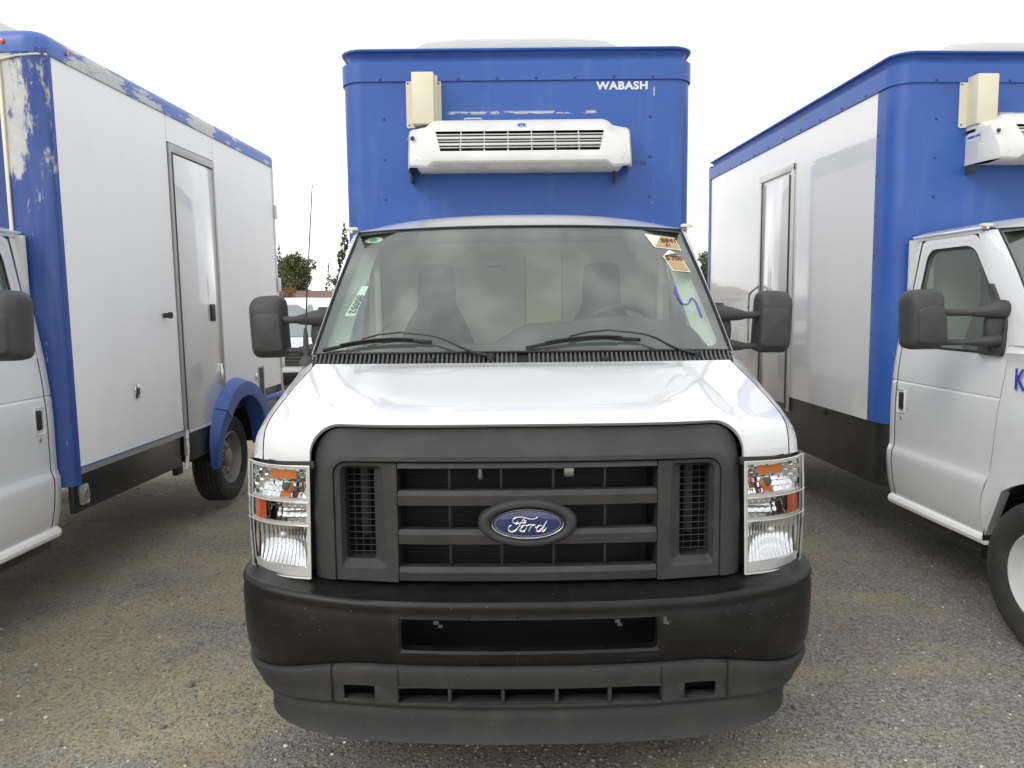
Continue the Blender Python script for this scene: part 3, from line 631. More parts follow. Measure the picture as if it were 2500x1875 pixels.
    strokes = [[(905, 562), (882, 600), (838, 612), (803, 585), (806, 538), (855, 497), (930, 484), (1020, 492), (1120, 518), (1215, 528), (1275, 508), (1300, 490)],
               [(1040, 515), (980, 585), (925, 680), (865, 750), (795, 788), (738, 780), (712, 735), (728, 682), (775, 652)],
               [(868, 640), (930, 610), (1000, 607), (1050, 600), (1068, 572), (1046, 557), (1030, 582), (1046, 606)],
               [(925, 775), (975, 700), (1042, 652), (985, 684), (957, 740), (985, 785), (1035, 772), (1075, 715), (1080, 665), (1045, 650)],
               [(1080, 665), (1125, 650), (1185, 645), (1160, 710), (1122, 784)], [(1150, 720), (1200, 665), (1242, 646), (1256, 668)],
               [(1256, 690), (1280, 720)], [(1402, 672), (1345, 660), (1290, 710), (1285, 765), (1330, 786), (1378, 740), (1410, 690)], [(1498, 565), (1450, 650), (1402, 740), (1396, 780), (1432, 782), (1485, 712)]]
    let = []
    for sk in strokes:
        pts = [((x - 1105) * K, -.0075 + .004 * (((x - 1105) / 740) ** 2), -(y - 632) * K) for x, y in catmull([(a, b_, 0) for a, b_ in sk], 5) for _ in (0,)] if False else [((p[0] - 1105) * K, -.0070 + .006 * (((p[0] - 1105) / 740) ** 2), -(p[1] - 632) * K) for p in catmull([(a, b_, 0) for a, b_ in sk], 5)]
        n = len(pts); let.append(tube(pts, [.0023 + .0013 * math.sin(math.pi * i / (n - 1)) for i in range(n)], 6))
    mesh('emblem_lettering', let, 'chrome', em, 60, label='silver script lettering on the blue oval badge')
    for q in [q for q in bpy.data.objects if q.parent is em and not q.name.startswith('emblem_surround')]: q.scale = (.92, 1, .92)
    # ---- headlights
    for s in (-1, 1):
        hl = empty('headlight', (0, 0, 0)); hl.parent = T
        def HL(u, t, d=0.0):
            x = .778 + .270 * u + .006 * math.sin(math.pi * t) * u; y = .178 + .075 * u + .115 * u ** 3 + .03 * (t - .5) * (1 - u) + d * (1 - .25 * u)
            z = .806 + .402 * t - .012 * u + .006 * u * t
            return (s * (x - d * .25 * u), y, z)
        def patch(u0, u1, t0, t1, dfun, nu=12, nt_=8): return grid([[HL(u0 + (u1 - u0) * i / nu, t0 + (t1 - t0) * j / nt_, dfun(i / nu, j / nt_)) for i in range(nu + 1)] for j in range(nt_ + 1)])
        # satin frame
        frames = [(0, .055, 0, 1), (.945, 1.0, .06, 1), (.055, .945, .0, .085), (.055, .945, .968, 1.0), (.055, .945, .672, .694), (.055, .945, .462, .484)]
        mesh('headlight_frame', [patch(a, b_, c, d, lambda i, j: .016, 6, 4) for a, b_, c, d in frames] + [patch(.055, .945, t, t + .0001, lambda i, j: .016 + .05 * j, 10, 1) for t in (.085, .672, .462)] + [patch(.055, .945, t - .0001, t, lambda i, j: .066 - .05 * j, 10, 1) for t in (.968, .694, .484)], 'satin_silver', hl, 30)
        mesh('headlight_housing', [patch(0, 1, 0, 1, lambda i, j: .11, 8, 4)], 'interior_dark', hl)
        # low beam bowl with vertical flutes
        def low(i, j): return .025 + .065 * (1 - ((i - .5) * 2) ** 2) * (1 - ((j - .62) * 1.5) ** 2) + .0055 * abs(math.sin(i * 13 * math.pi / 1.0)) * (1.0 if j < .62 else .25)
        mesh('low_beam_reflector', patch(.058, .942, .085, .462, low, 78, 14), 'chrome', hl, 25)
        # turn signal bowl with facets
        def turn(i, j): return .03 + .05 * (1 - ((i - .45) * 2) ** 2) * (1 - ((j - .5) * 1.6) ** 2) + (.006 if (int(i * 12) + int(j * 6)) % 2 else 0)
        mesh('turn_signal_reflector', patch(.058, .942, .694, .968, turn, 48, 24), 'chrome', hl, 20)
        def park(i, j): return .03 + .028 * math.sin(math.pi * j) + .006 * abs(math.sin(j * 9)) + .004 * abs(math.sin(i * 20))
        mesh('parking_reflector', patch(.058, .69, .484, .672, park, 30, 14), 'chrome', hl, 25)
        mesh('side_reflector', patch(.68, .90, .485, .668, lambda i, j: .020, 4, 4), 'amber', hl, label='orange side reflector in the headlight')
        def ball(u, t, d, r, sq=1.0):
            c = HL(u, t, d); return ([(c[0] + r * math.sin(a) * math.cos(b_), c[1] - r * sq * math.sin(a) * math.sin(b_), c[2] + r * math.cos(a)) for a in [math.pi * i / 8 for i in range(9)] for b_ in [2 * math.pi * k / 14 for k in range(14)]],
                [(i * 14 + k, i * 14 + (k + 1) % 14, (i + 1) * 14 + (k + 1) % 14, (i + 1) * 14 + k) for i in range(8) for k in range(14)])
        mesh('turn_signal_bulb', [ball(.34, .785, .045, .020), patch(.22, .62, .87, .95, lambda i, j: .034, 6, 4), patch(.30, .46, .705, .76, lambda i, j: .036, 4, 3)], 'amber_bulb', hl, 60)
        mesh('bulb_shield', [ball(.36, .80, .030, .017, .7)], 'interior_mid', hl, 60)
        mesh('headlight_bulb', [ball(.42, .36, .030, .014, .8)], 'satin_silver', hl, 60)
        mesh('headlight_lens', [patch(0, 1, 0, 1, lambda i, j: -.004 - .008 * math.sin(math.pi * i) * math.sin(math.pi * j), 14, 14)], 'lens_clear', hl, 80)
        mesh('lens_rim', [tube([HL(u, 0, .004) for u in [k / 8 for k in range(9)]], .0035, 6), tube([HL(0, k / 4, .004) for k in range(5)], .0035, 6), tube([HL(1, k / 6, .004) for k in range(7)], .004, 6), tube([HL(k / 8, 1, .004) for k in range(9)], .0022, 6), tube([HL(k / 8, .475, -.006) for k in range(9)], .0022, 6), tube([HL(k / 8, .685, -.006) for k in range(9)], .0022, 6)], 'satin_silver', hl)
        # wrap of the lamp round the fender corner
        g = grid([[HL(1, t, .0), (s * 1.049, .42, HL(1, t)[2]), (s * 1.05, .47, HL(1, t)[2])] for t in (0, .33, .66, 1)])
        mesh('lamp_side', g, 'satin_silver', hl)
        mesh('lamp_gap_filler', grid([[(s * .765, .22, 1.222), (s * .90, .26, 1.216), (s * .985, .345, 1.213), (s * 1.045, .40, 1.205)], [(s * .765, .215, 1.195), (s * .90, .255, 1.195), (s * .985, .34, 1.19), (s * 1.045, .42, 1.19)]]), 'plastic_black', hl)
        mesh('lamp_clip', [bx(*sorted((s * (.83 + .07 * k), s * (.86 + .07 * k))), .24 + .03 * k, .28 + .03 * k, .765, .80, .004) for k in range(3)], 'plastic_black', hl)
    # ---- bumper
    def plan(n=60):
        pts = [(x, .105 * (x / .86) ** 2.4) for x in [.0, .08, .16, .24, .32, .40, .446, .452, .458, .50, .535, .58, .62, .65, .70, .74, .80, .86]]
        pts += catmull([(.86, .105, 0), (.95, .150, 0), (1.02, .215, 0), (1.066, .305, 0), (1.085, .42, 0), (1.088, .56, 0)], 4)[1:]
        pts = [(p[0], p[1]) for p in pts]; return [(-x, y) for x, y in pts[:0:-1]] + pts
    PL = plan(); NP = len(PL)
    def norm(i):
        a, b_ = PL[max(0, i - 1)], PL[min(NP - 1, i + 1)]; d = Vector((b_[0] - a[0], b_[1] - a[1], 0)).normalized(); return Vector((d.y, -d.x, 0))
    def taper(z): return interp([(.24, .092), (.30, .078), (.385, .062), (.40, .058), (.47, .034), (.545, .014), (.62, .004), (.70, 0)], z)
    def sweep(sec, skip=None, xs=1.0, zfun=None, i0=0, i1=NP):
        rows = []
        for o_, z in sec:
            row = []
            for i in range(i0, i1):
                p = PL[i]; nn = norm(i); dz = zfun(p[0], z) if zfun else 0
                row.append(((p[0] + nn.x * o_) * (1 - taper(z) * sstep(.5, 1.06, abs(p[0]))), p[1] + nn.y * o_, z + dz))
            rows.append(row)
        return grid(rows, skip=skip)
    zend = lambda x, z: -.060 * sstep(.55, 1.05, abs(x)) * sstep(.72, .545, z) + .026 * sstep(.55, 1.05, abs(x)) * sstep(.60, .75, z)
    sec = [(-.20, .782), (-.12, .783), (-.055, .775), (-.030, .768), (-.020, .770), (-.010, .770), (-.002, .762), (.002, .750), (-.001, .738), (-.001, .722), (.002, .713), (.003, .68), (.003, .64), (.002, .592), (0, .586), (-.004, .560), (-.012, .546), (-.030, .542)]
    ia = [i for i, p in enumerate(PL) if abs(abs(p[0]) - .446) < 1e-6]
    op = lambda r, c: 10 <= r < 13 and ia[0] <= c < ia[1]
    bump_o = mesh('bumper', [sweep(sec, op, 1.0, zend)], 'plastic_bumper', T, 45)
    yb = lambda x: .105 * (abs(x) / .86) ** 2.4
    oo = rpoly([(-.446, .592), (.446, .592), (.446, .713), (-.446, .713)], [.0, .0, .0, .0], 3); ii = rpoly([(-.438, .600), (.438, .600), (.438, .706), (-.438, .706)], .014, 3)
    def den(pl): return dense(pl, 6)
    O_, I_ = den(oo), den(ii); nO = len(O_)
    def bnd(A, fa, B, fb): return [fa(*p) for p in A] + [fb(*p) for p in B], [(i, (i + 1) % nO, nO + (i + 1) % nO, nO + i) for i in range(nO)]
    mesh('plate_opening', [bnd(O_, lambda x, z: (x, yb(x) - .002, z), I_, lambda x, z: (x, yb(x) + .006, z)), bnd(I_, lambda x, z: (x, yb(x) + .006, z), I_, lambda x, z: (x, yb(x) + .05, z))], 'plastic_bumper', bump_o, 40)
    mesh('bumper_void', bx(-.5, .5, .26, .28, .50, .77), 'dark_void', bump_o)
    for x in (-.318, .302): mesh('plate_bracket', [bx(x - .009, x + .009, .022, .026, .690, .705, .001), bx(x + .004, x + .02, .055, .06, .664, .676, .002)], 'fin_metal', bump_o)
    for x, z in ((-.205, .719), (-.04, .722), (.19, .722)): mesh('bumper_hole', lathe([(.0045, 0), (0, -.0005)], 10, (x, yb(x) - .0035, z), 'y'), 'dark_void', bump_o)
    mesh('scrape', [bx(.458, .470, yb(.46) - .0042, yb(.46) - .0038, .686, .712), bx(.466, .478, yb(.46) - .0036, yb(.46) - .0030, .684, .694)], 'fin_metal', bump_o)
    # lower fascia: lit upper lip, slot, fog pockets
    zend2 = lambda x, z: -.060 * sstep(.55, 1.05, abs(x)) * (.25 + .75 * sstep(.385, .545, z))
    sec2 = [(-.030, .545), (-.006, .543), (.004, .536), (.007, .524), (.006, .508), (.004, .476), (.003, .470), (.003, .415), (.004, .409), (.000, .398), (-.012, .390), (-.030, .386)]
    j0 = [i for i, p in enumerate(PL) if abs(abs(p[0]) - .452) < 1e-6]
    fog_i = [[i for i, p in enumerate(PL) if .53 < sg * p[0] < .66] for sg in (-1, 1)]
    fogr = [(min(q), max(q)) for q in fog_i]
    op2 = lambda r, c: (6 <= r < 7 and j0[0] <= c < j0[1]) or (6 <= r < 7 and any(a <= c < b_ for a, b_ in fogr))
    low_f = mesh('lower_fascia', [sweep(sec2, op2, 1.0, zend2)], 'plastic_fascia', T, 40)
    mesh('fascia_void', [bx(-.74, .74, .145, .17, .36, .53), bx(-.60, .60, .085, .145, .372, .380)], 'dark_void', low_f)
    mesh('slot_ledge', [bx(-.452, .452, .012, .07, .405, .4155, .002), bx(-.452, .452, .010, .07, .470, .476, .001)], 'plastic_fascia', low_f)
    for x in (-.275, -.092, .092, .275): mesh('slot_fin', bx(x - .006, x + .006, yb(x) + .004, yb(x) + .05, .41, .474, .002), 'plastic_fascia', low_f)
    for sg in (-1, 1):
        for x in (.452, .69): mesh('panel_seam', bx(sg * x - .0016, sg * x + .0016, yb(x) - .0085, yb(x) + .02, .405, .535), 'dark_void', low_f)
        q = [sg * .530, sg * .655]
        mesh('fog_pocket', [bx(*sorted(q), yb(.6) + .002, yb(.6) + .05, .404, .4155, .003), bx(*sorted((sg * .468, sg * .535)), yb(.5) - .001, yb(.5) + .03, .413, .470, .006)], 'plastic_fascia', low_f)
    # air dam under the fascia
    sec3 = [(-.028, .392), (-.026, .385), (-.020, .378), (-.018, .345), (-.014, .315), (-.008, .283), (-.001, .268), (-.012, .261), (-.05, .261)]
    ad = mesh('air_dam', [sweep(sec3, None, 1.0, lambda x, z: -.015 * sstep(.385, .36, z) * 0 - .060 * .25 * sstep(.55, 1.05, abs(x)) + .030 * sstep(.6, 1.05, abs(x)) * sstep(.36, .25, z), 2, NP - 2)], 'plastic_fascia', T, 45)
    # ---- mirrors
    for s in (-1, 1):
        mr = empty('wing_mirror', (0, 0, 0)); mr.parent = T
        cxm, cym, czm = s * 1.325, 1.60, 1.672
        outl = rpoly([(-.102, -.165), (.088, -.168), (.102, .155), (-.083, .165)], [.05, .05, .075, .06], 8)
        lay = []
        for sc_, dy in ((.02, -.075), (.55, -.073), (.80, -.062), (.93, -.042), (.99, -.015), (1.0, .03), (.985, .07), (.95, .075), (.02, .07)):
            lay.append([(cxm + s * p[0] * sc_, cym + dy + p[0] * sc_ * .12, czm + p[1] * sc_) for p in outl])
        mesh('mirror_housing', grid(lay, cu=True), 'plastic_mirror', mr, 50)
        l2_ = [[(cxm + s * (p[0] * k - .012), cym - .0785 + d + p[0] * k * .1, czm - .03 + p[1] * k * .80) for p in outl] for k, d in ((.80, .014), (.76, .002), (.70, -.002), (.02, -.003))]
        mesh('mirror_cap', grid(l2_, cu=True), 'plastic_mirror', mr, 50)
        for zc, r0 in ((1.705, .026), (1.545, .022)):
            mesh('mirror_arm', tube(catmull([(s * 1.335, 1.585, zc), (s * 1.20, 1.555, zc), (s * 1.13, 1.53, zc + .002), (s * 1.05, 1.50, zc + .01), (s * .99, 1.52, zc + .01)], 4), [r0 * .75] * 7 + [r0 * (.8 + .13 * k) for k in range(1, 11)], 10), 'plastic_mirror', mr, 60)
        sail = rpoly([(1.455, 1.47), (1.66, 1.475), (1.66, 1.56), (1.585, 1.64), (1.60, 1.74), (1.70, 1.86), (1.655, 1.86), (1.47, 1.66)], [.03, .02, .03, .05, .05, .01, .01, .04], 5)
        mesh('mirror_sail', slab(sail, lambda y, z: (s * (xside(z) + .022), y, z), lambda y, z: (s * (xside(z) - .01), y, z)), 'plastic_mirror', mr, 40)
        bod = []
        for k in range(9):
            t = k / 8; bod.append([(s * (1.005 + .085 * math.sin(math.pi * (.15 + .7 * t)) * math.cos(a)), 1.535 + .045 * math.sin(a), 1.49 + .28 * t) for a in [-math.pi / 2 + math.pi * i / 8 for i in range(9)]])
        mesh('mirror_mount', grid(bod), 'plastic_mirror', mr, 60)
    # ---- antenna on the passenger fender
    an = empty('antenna', (-1.0, 1.08, 1.535)); an.parent = T
    mesh('antenna_base', lathe([(.038, -.03), (.036, -.015), (.024, .0), (.014, .012), (.012, .10), (.007, .14), (.0, .142)], 14, (0, 0, 0), 'z'), 'plastic_mirror', an)
    mesh('antenna_mast', tube([(0, 0, .10), (.012, .004, .30), (.03, .008, .52), (.052, .012, .79)], [.0042, .0036, .003, .0026], 6), 'plastic_black', an)
    # ---- cabin interior
    mesh('cab_floor', [bx(-.93, .93, 1.15, 2.54, .48, .52)], 'interior_dark', T)
    wall = mesh('cab_bulkhead', [bx(-.96, .04, 2.52, 2.54, .5, 2.16), bx(.28, .96, 2.52, 2.54, .5, 2.16), bx(.04, .28, 2.52, 2.54, .5, 1.2), bx(.04, .28, 2.52, 2.54, 2.08, 2.16)], 'interior_wall', T)
    mesh('pass_door', bx(.045, .275, 2.535, 2.55, 1.2, 2.08), 'interior_yellow', wall)
    rows = [[(u * .86, 1.68 + .86 * t, 2.145 + .04 * (1 - u * u)) for u in [-1 + k / 8 for k in range(17)]] for t in (0, .5, 1)]
    mesh('headliner', grid(rows), 'interior_wall', T)
    for s in (-1, 1): mesh('belt_pillar', bx(*sorted((s * .86, s * .90)), 2.40, 2.50, .5, 2.14, .01), 'interior_trim', T)
    for s in (-1, 1):
        rr = [[WS(s * .985, v, .020), WS(s * .955, v, .045), WS(s * .915, v, .10), (s * (.93 - .10 * v), WS(s, v)[1] + .30 - .06 * v, WS(s, v)[2] - .02)] for v in [k / 10 for k in range(11)]]
        mesh('pillar_trim', grid(rr), 'interior_trim', T, 60)
    dz = lambda x: 1.575 + .10 * sstep(-.18, .05, x) + .02 * math.exp(-((x - .5) / .25) ** 2) * 1.6 - .05 * sstep(.72, .95, abs(x))
    rows = []
    for t in range(11):
        row = []
        for k in range(41):
            x = -.93 + 1.86 * k / 40; y0 = WS(x / .98, .04)[1] + .03
            y = y0 + (1.62 - y0) * t / 10; z = 1.545 + (dz(x) - 1.545) * sstep(0, .45, t / 10) - (.30 * sstep(.8, 1.0, t / 10))
            row.append((x, y, z))
        rows.append(row)
    mesh('dashboard', grid(rows), 'interior_dark', T, 60)
    # steering wheel
    sw = empty('steering_wheel', (.53, 1.70, 1.60)); sw.parent = T; sw.rotation_euler = (R(35), 0, 0)
    mesh('wheel_rim', tube([(.19 * math.cos(a), 0, .19 * math.sin(a)) for a in [2 * math.pi * k / 40 for k in range(41)]], .017, 8, False), 'interior_dark', sw)
    mesh('wheel_spokes', [bx(-.18, .18, -.012, .012, -.02, .02, .006), bx(-.02, .02, -.012, .012, -.18, 0, .006), lathe([(.0, -.03), (.07, -.02), (.07, .03)], 16, (0, 0, 0), 'y')], 'interior_dark', sw)
    # seats
    for x in (-.50, .50):
        st = empty('seat', (x, 2.08, .52)); st.parent = T
        bo = rpoly([(-.25, .40), (.25, .40), (.25, .95), (.17, 1.16), (.115, 1.24), (.105, 1.50), (-.105, 1.50), (-.115, 1.24), (-.17, 1.16), (-.25, .95)], [.05, .05, .08, .06, .03, .06, .06, .03, .06, .08], 5)
        bf_ = lambda k: (lambda a, b_: (a * k, -.0 + .16 * (b_ - .4) + (.0 if k == 1 else -.055), .95 + (b_ - .95) * (k + .02)))
        v0 = [(a * .8, .13 * (b_ - .4) - .02, .95 + (b_ - .95) * .92) for a, b_ in bo]; v1 = [(a, .13 * (b_ - .4) + .04, b_) for a, b_ in bo]; v2 = [(a, .13 * (b_ - .4) + .11, b_) for a, b_ in bo]
        n = len(bo); vv_ = v0 + v1 + v2; ff = [(i, (i + 1) % n, n + (i + 1) % n, n + i) for i in range(n)] + [(n + i, n + (i + 1) % n, 2 * n + (i + 1) % n, 2 * n + i) for i in range(n)] + [tuple(range(n)), tuple(range(2 * n, 3 * n))]
        mesh('backrest', (vv_, ff), 'interior_mid', st, 50); mesh('seat_cushion', bx(-.26, .26, -.45, .12, .28, .45, .05, 3), 'interior_mid', st, 50); mesh('seat_base', bx(-.22, .22, -.35, .08, .0, .28), 'interior_dark', st)
    p = WS(-.14, .70, .03)
    mesh('mirror_bracket', [tube([(p[0] - .05, p[1], p[2]), (p[0] + .03, p[1], p[2])], .011, 8), bx(p[0] + .03, p[0] + .055, p[1] - .01, p[1] + .02, p[2] - .03, p[2] + .035, .006)], 'interior_dark', T)

def cab_wheels(T, rim, steer=0.0):
    for x in (-.93, .93): build_wheel(T, x, 1.08, rim, steer)

def stickers(T):
    def quad(pts, d=.010): return ([WS(u, v, d) for u, v in pts], [tuple(range(len(pts)))])
    s1 = mesh('number_sticker', quad([(-.865, .535), (-.825, .535), (-.850, .300), (-.908, .300)]), 'paper', T, label='pale paper sticker with the number 85052 inside the windshield')
    c = Vector(WS(-.862, .385, .004)); a = (Vector(WS(-.852, .45, .004)) - Vector(WS(-.872, .32, .004))).normalized(); b_ = (Vector(WS(-.82, .385, .004)) - c).normalized(); n = b_.cross(a)
    M = Matrix(((-a.x, b_.x, n.x, c.x), (-a.y, b_.y, n.y, c.y), (-a.z, b_.z, n.z, c.z), (0, 0, 0, 1)))
    text('sticker_digits', '85052', .055, 'ink', s1, M, .85, .0006)
    o = [(-.885 + .056 * math.cos(2 * math.pi * k / 28), .930 + .026 * math.sin(2 * math.pi * k / 28)) for k in range(28)]
    g = mesh('round_sticker', quad(o, .003), 'paper', T, label='pale oval sticker with a green centre in the windshield corner')
    mesh('sticker_centre', quad([(-.885 + .026 * math.cos(2 * math.pi * k / 20), .930 + .016 * math.sin(2 * math.pi * k / 20)) for k in range(20)], .001), 'sticker_green', g)
    t1 = mesh('tan_tag', quad([(0.745, .945), (0.932, .920), (0.945, .805), (0.778, .825)], -.003), 'paper_white', T, label='peeling tan paper tag high on the windshield')
    mesh('tag_face', quad([(0.842, .925), (0.925, .910), (0.938, .815), (0.790, .833)], -.0055), 'paper_tan', t1)
    t2 = mesh('tan_tag', quad([(0.810, .745), (0.863, .805), (0.925, .755), (0.943, .615), (0.837, .625)], -.003), 'paper_white', T, label='tan house-shaped paper tag with a curled top edge')
    mesh('tag_face', quad([(0.818, .738), (0.843, .752), (0.890, .755), (0.917, .750), (0.935, .624), (0.843, .633)], -.0055), 'paper_tan', t2)
    mesh('tag_curl', ([WS(0.813, .748, -.004), WS(0.863, .803, -.006), WS(0.920, .758, -.004), WS(0.875, .752, -.026), WS(0.850, .748, -.024)], [(0, 1, 4), (1, 3, 4), (1, 2, 3)]), 'paper_white', t2)
    def on_ws(u, v):
        c = Vector(WS(u, v, -.0065)); a = (Vector(WS(u + .02, v, -.0065)) - c).normalized(); b_ = (Vector(WS(u, v + .02, -.0065)) - c).normalized(); n = a.cross(b_)
        return Matrix(((a.x, b_.x, n.x, c.x), (a.y, b_.y, n.y, c.y), (a.z, b_.z, n.z, c.z), (0, 0, 0, 1)))
    text('tag_print', '8841', .045, 'ink_brown', t1, on_ws(0.885, .885), 1.1, .0004)
    text('tag_print', '51', .03, 'ink_brown', t1, on_ws(0.870, .845), 1.1)
    text('tag_print', '5', .05, 'ink_brown', t2, on_ws(0.833, .728), 1.0, .001); text('tag_print', '700', .045, 'ink_brown', t2, on_ws(0.890, .728), 1.0, .001)
    sq = catmull([WS(0.818, .49, -.003), WS(0.812, .43, -.003), WS(0.830, .355, -.003), WS(0.865, .36, -.003), WS(0.888, .40, -.003), WS(0.905, .365, -.003), WS(0.907, .25, -.003)], 6)
    mesh('purple_scribble', tube(sq, .006, 6, flat=.4), 'ink_purple', T)

# ------------------------------------------------------------------ refrigerated box of the two matching trucks
HW, BF, BR_, CR = 1.113, 2.60, 6.69, .14
def box_outline(hw=HW, yf=BF, yr=BR_, r=CR, n=10, off=0.0):
    """front half outline from left rear round the front to right rear"""
    hw, yf, r = hw + off, yf - off, r + off
    L = [(-hw, yr), (-hw, yf + r)] + [(-hw + r - r * math.cos(math.pi / 2 * k / n), yf + r - r * math.sin(math.pi / 2 * k / n)) for k in range(1, n + 1)]
    return L + [(-x, y) for x, y in L[::-1]]
def build_box(T):
    n = 10; o0 = box_outline()
    corner = o0[1:-1]
    def wallrow(outl, z): return [(x, y, z) for x, y in outl]
    zz = [.93, 1.4, 1.9, 2.3, 2.7, 3.18]
    # front panel with its rounded corners
    fx = [(-HW, BF + .25), o0[1]] + o0[2:12] + [(-(HW - CR) + 2 * (HW - CR) * k / 12, BF) for k in range(1, 12)] + o0[12:22] + [o0[22], (HW, BF + .25)]
    box = mesh('box_front', grid([[(x, y, z) for x, y in fx] for z in zz]), 'blue_front', T, 40)
    # side walls: white sheets
    for s in (-1, 1):
        mesh('side_panel', bx(*sorted((s * (HW - .02), s * (HW - .001))), BF + .252, BR_, .93, 3.185), 'panel_white', T)
    mesh('rear_frame', [bx(-HW, HW, BR_, BR_ + .05, .9, 3.33), bx(-HW - .008, -HW + .03, BR_ - .02, BR_ + .05, .9, 3.32), bx(HW - .03, HW + .008, BR_ - .02, BR_ + .05, .9, 3.32)], 'blue_plain', T)
    mesh('box_roof', [bx(-HW + .03, HW - .03, BF + .25, BR_, 3.31, 3.34)], 'panel_white', T)
    # overlapping band, neck and top flange
    b1 = box_outline(off=.012); bsec = [(0.0, 3.178, .002), (.0, 3.178, .012), (0, 3.295, .012), (0, 3.302, .004), (0, 3.303, -.03)]
    band = mesh('top_band', grid([[(x, y, z) for x, y in box_outline(off=o_)] for _, z, o_ in bsec]), 'blue_plain', T, 30)
    mesh('band_neck', grid([[(x, y, z) for x, y in box_outline(off=o_)] for z, o_ in ((3.300, -.028), (3.335, -.030), (3.362, -.012))]), 'blue_neck', band, 50)
    mesh('top_flange', grid([[(x, y, z) for x, y in box_outline(off=o_)] for z, o_ in ((3.358, -.014), (3.362, .010), (3.372, .014), (3.378, .006), (3.376, -.06), (3.34, -.13))]), 'blue_plain', band, 50)
    # rivets along the seam
    rv = None
    spots = [(-.86 + .2455 * k, BF - .014, 3.192, 0) for k in range(8)] + [(s * .845, BF - .002, 2.2 + .25 * k, 0) for s in (-1, 1) for k in range(4)]
    spots += [(-HW - .001, BF + .235, 1.0 + .27 * k, 1) for k in range(8)] + [(-HW - .014, 3.0 + .37 * k, 3.195, 1) for k in range(10)] + [(-HW - .012, BR_ - .01, 1.1 + .25 * k, 1) for k in range(8)]
    for x, y, z, side in spots:
        if rv is None: rv = mesh('rivet', lathe([(.009, 0), (.007, -.004), (.0, -.0055)], 8, (0, 0, 0), 'y'), 'blue_deep', T); r_ = rv
        else: r_ = inst('rivet', rv, T)
        r_.location = (x, y, z); r_.rotation_euler = (0, 0, -math.pi / 2 if side else 0)
    # roof fairing
    pr = [(0, 0), (.02, .09), (.06, .14), (.16, .185), (.3, .195)]
    rows = [[(u * .755 * (1 if h < .13 else 1 - .02), 2.74 + d, 3.345 + h * (1 - abs(u) ** 10)) for u in [-1, -.995, -.985, -.96, -.92, -.88, -.8, -.5, 0, .5, .8, .88, .92, .96, .985, .995, 1]] for d, h in pr + [(2.9, .195), (3.05, .0)]]
    mesh('roof_fairing', grid(rows), 'fairing_grey', T, 60)
    # maker's name
    text('maker_name', 'WABASH', .066, 'letter_white', T, Matrix.Translation((.667, BF - .003, 3.138)) @ FRONT, 1.13, .0026, .001, spacing=1.09)
    text('stencil_number', 'K1231103', .036, 'ink_faint', T, Matrix.Translation((.757, BF - .002, 2.662)) @ FRONT, .9, .0004, .0005)
    # conduit cover
    cc = mesh('conduit_cover', [bx(-.652, -.515, 2.475, 2.598, 2.893, 3.205, .006), bx(-.525, -.498, 2.545, 2.598, 2.893, 3.20, .004)], 'cream_metal', T)
    pl = rpoly([(-.700, 2.888), (-.478, 2.900), (-.478, 3.188), (-.700, 3.188)], .018, 4)
    mesh('cover_flange', slab(pl, lambda x, z: (x, 2.590, z), lambda x, z: (x, 2.598, z)), 'cream_metal', cc, 30)
    for x, z in ((-.688, 3.165), (-.494, 3.165), (-.684, 2.908), (-.490, 2.915)): mesh('screw', lathe([(.006, 0), (.005, -.004), (0, -.005)], 8, (x, 2.590, z), 'y'), 'interior_dark', cc)
    # refrigeration unit
    un = empty('refrigeration_unit', (0, 0, 0)); un.parent = T
    PR = [(2.56, 2.908), (2.50, 2.915), (2.455, 2.905), (2.425, 2.880), (2.395, 2.848), (2.372, 2.822), (2.290, 2.690), (2.272, 2.665), (2.262, 2.645), (2.264, 2.628), (2.285, 2.618)]   # profile top -> lower front
    U0, U1 = -.680, .705; UC = (U0 + U1) / 2; UH = (U1 - U0) / 2
    wo = lambda k: {5: .512, 6: .478}.get(k, .512 if k < 5 else .478)
    frac = [0, .02, .05, .09, .14, .20]
    rows = []
    for k, (y, z) in enumerate(PR):
        w = wo(k); row = []
        xsl = [-1 + 2 * q for q in []]
        ends = [(UH - .0) * (1) - (UH - w) * q for q in (0, .06, .14, .26, .42, .62, .82, 1.0)]
        full = [-e for e in ends] + [-w + 2 * w * q / 12 for q in range(1, 12)] + ends[::-1]
        for x in full:
            a = abs(x); t = sstep(UH - .16, UH, a)       # rounded ends pulled back and in
            side_drop = .034 * sstep(w + .02, w + .06, a) * (1 if k < 5 else .3 if k == 5 else 0)
            yy = y + (2.56 - y) * (.10 * t ** 2 + .55 * sstep(UH - .03, UH, a) ** 2); zz2 = z - side_drop - (.02 * t if k < 5 else -.01 * t)
            row.append((UC + x * (1 - .004 * (k < 3)), yy, zz2 - (.028 if a >= w + .04 and k >= 8 else 0)))
        rows.append(row)
    nc = len(rows[0])
    cover = mesh('unit_cover', [grid(rows, skip=lambda r, c: r == 5 and 7 <= c < 19)], 'unit_white', un, 35)
    for s, j in ((-1, 0), (1, nc - 1)):
        edge = [rows[k][j] for k in range(len(PR))]
        mesh('unit_end', grid([edge, [(p[0], 2.598, max(p[2], 2.60)) for p in edge]]), 'unit_white', un, 40)
    A, B_ = Vector((2.372, 2.822)), Vector((2.290, 2.690))
    for q, thick in ((1 / 6, .006), (2 / 6, .014), (3 / 6, .006), (4 / 6, .014), (5 / 6, .006)):
        c = A + (B_ - A) * q; w = .512 - .034 * q + .004
        mesh('louver', disp(bx(UC - w, UC + w, c.x - .002, c.x + .022, c.y - thick / 2, c.y + thick / 2, .002), lambda x, y, z: (x, y, z)), 'unit_white', un)
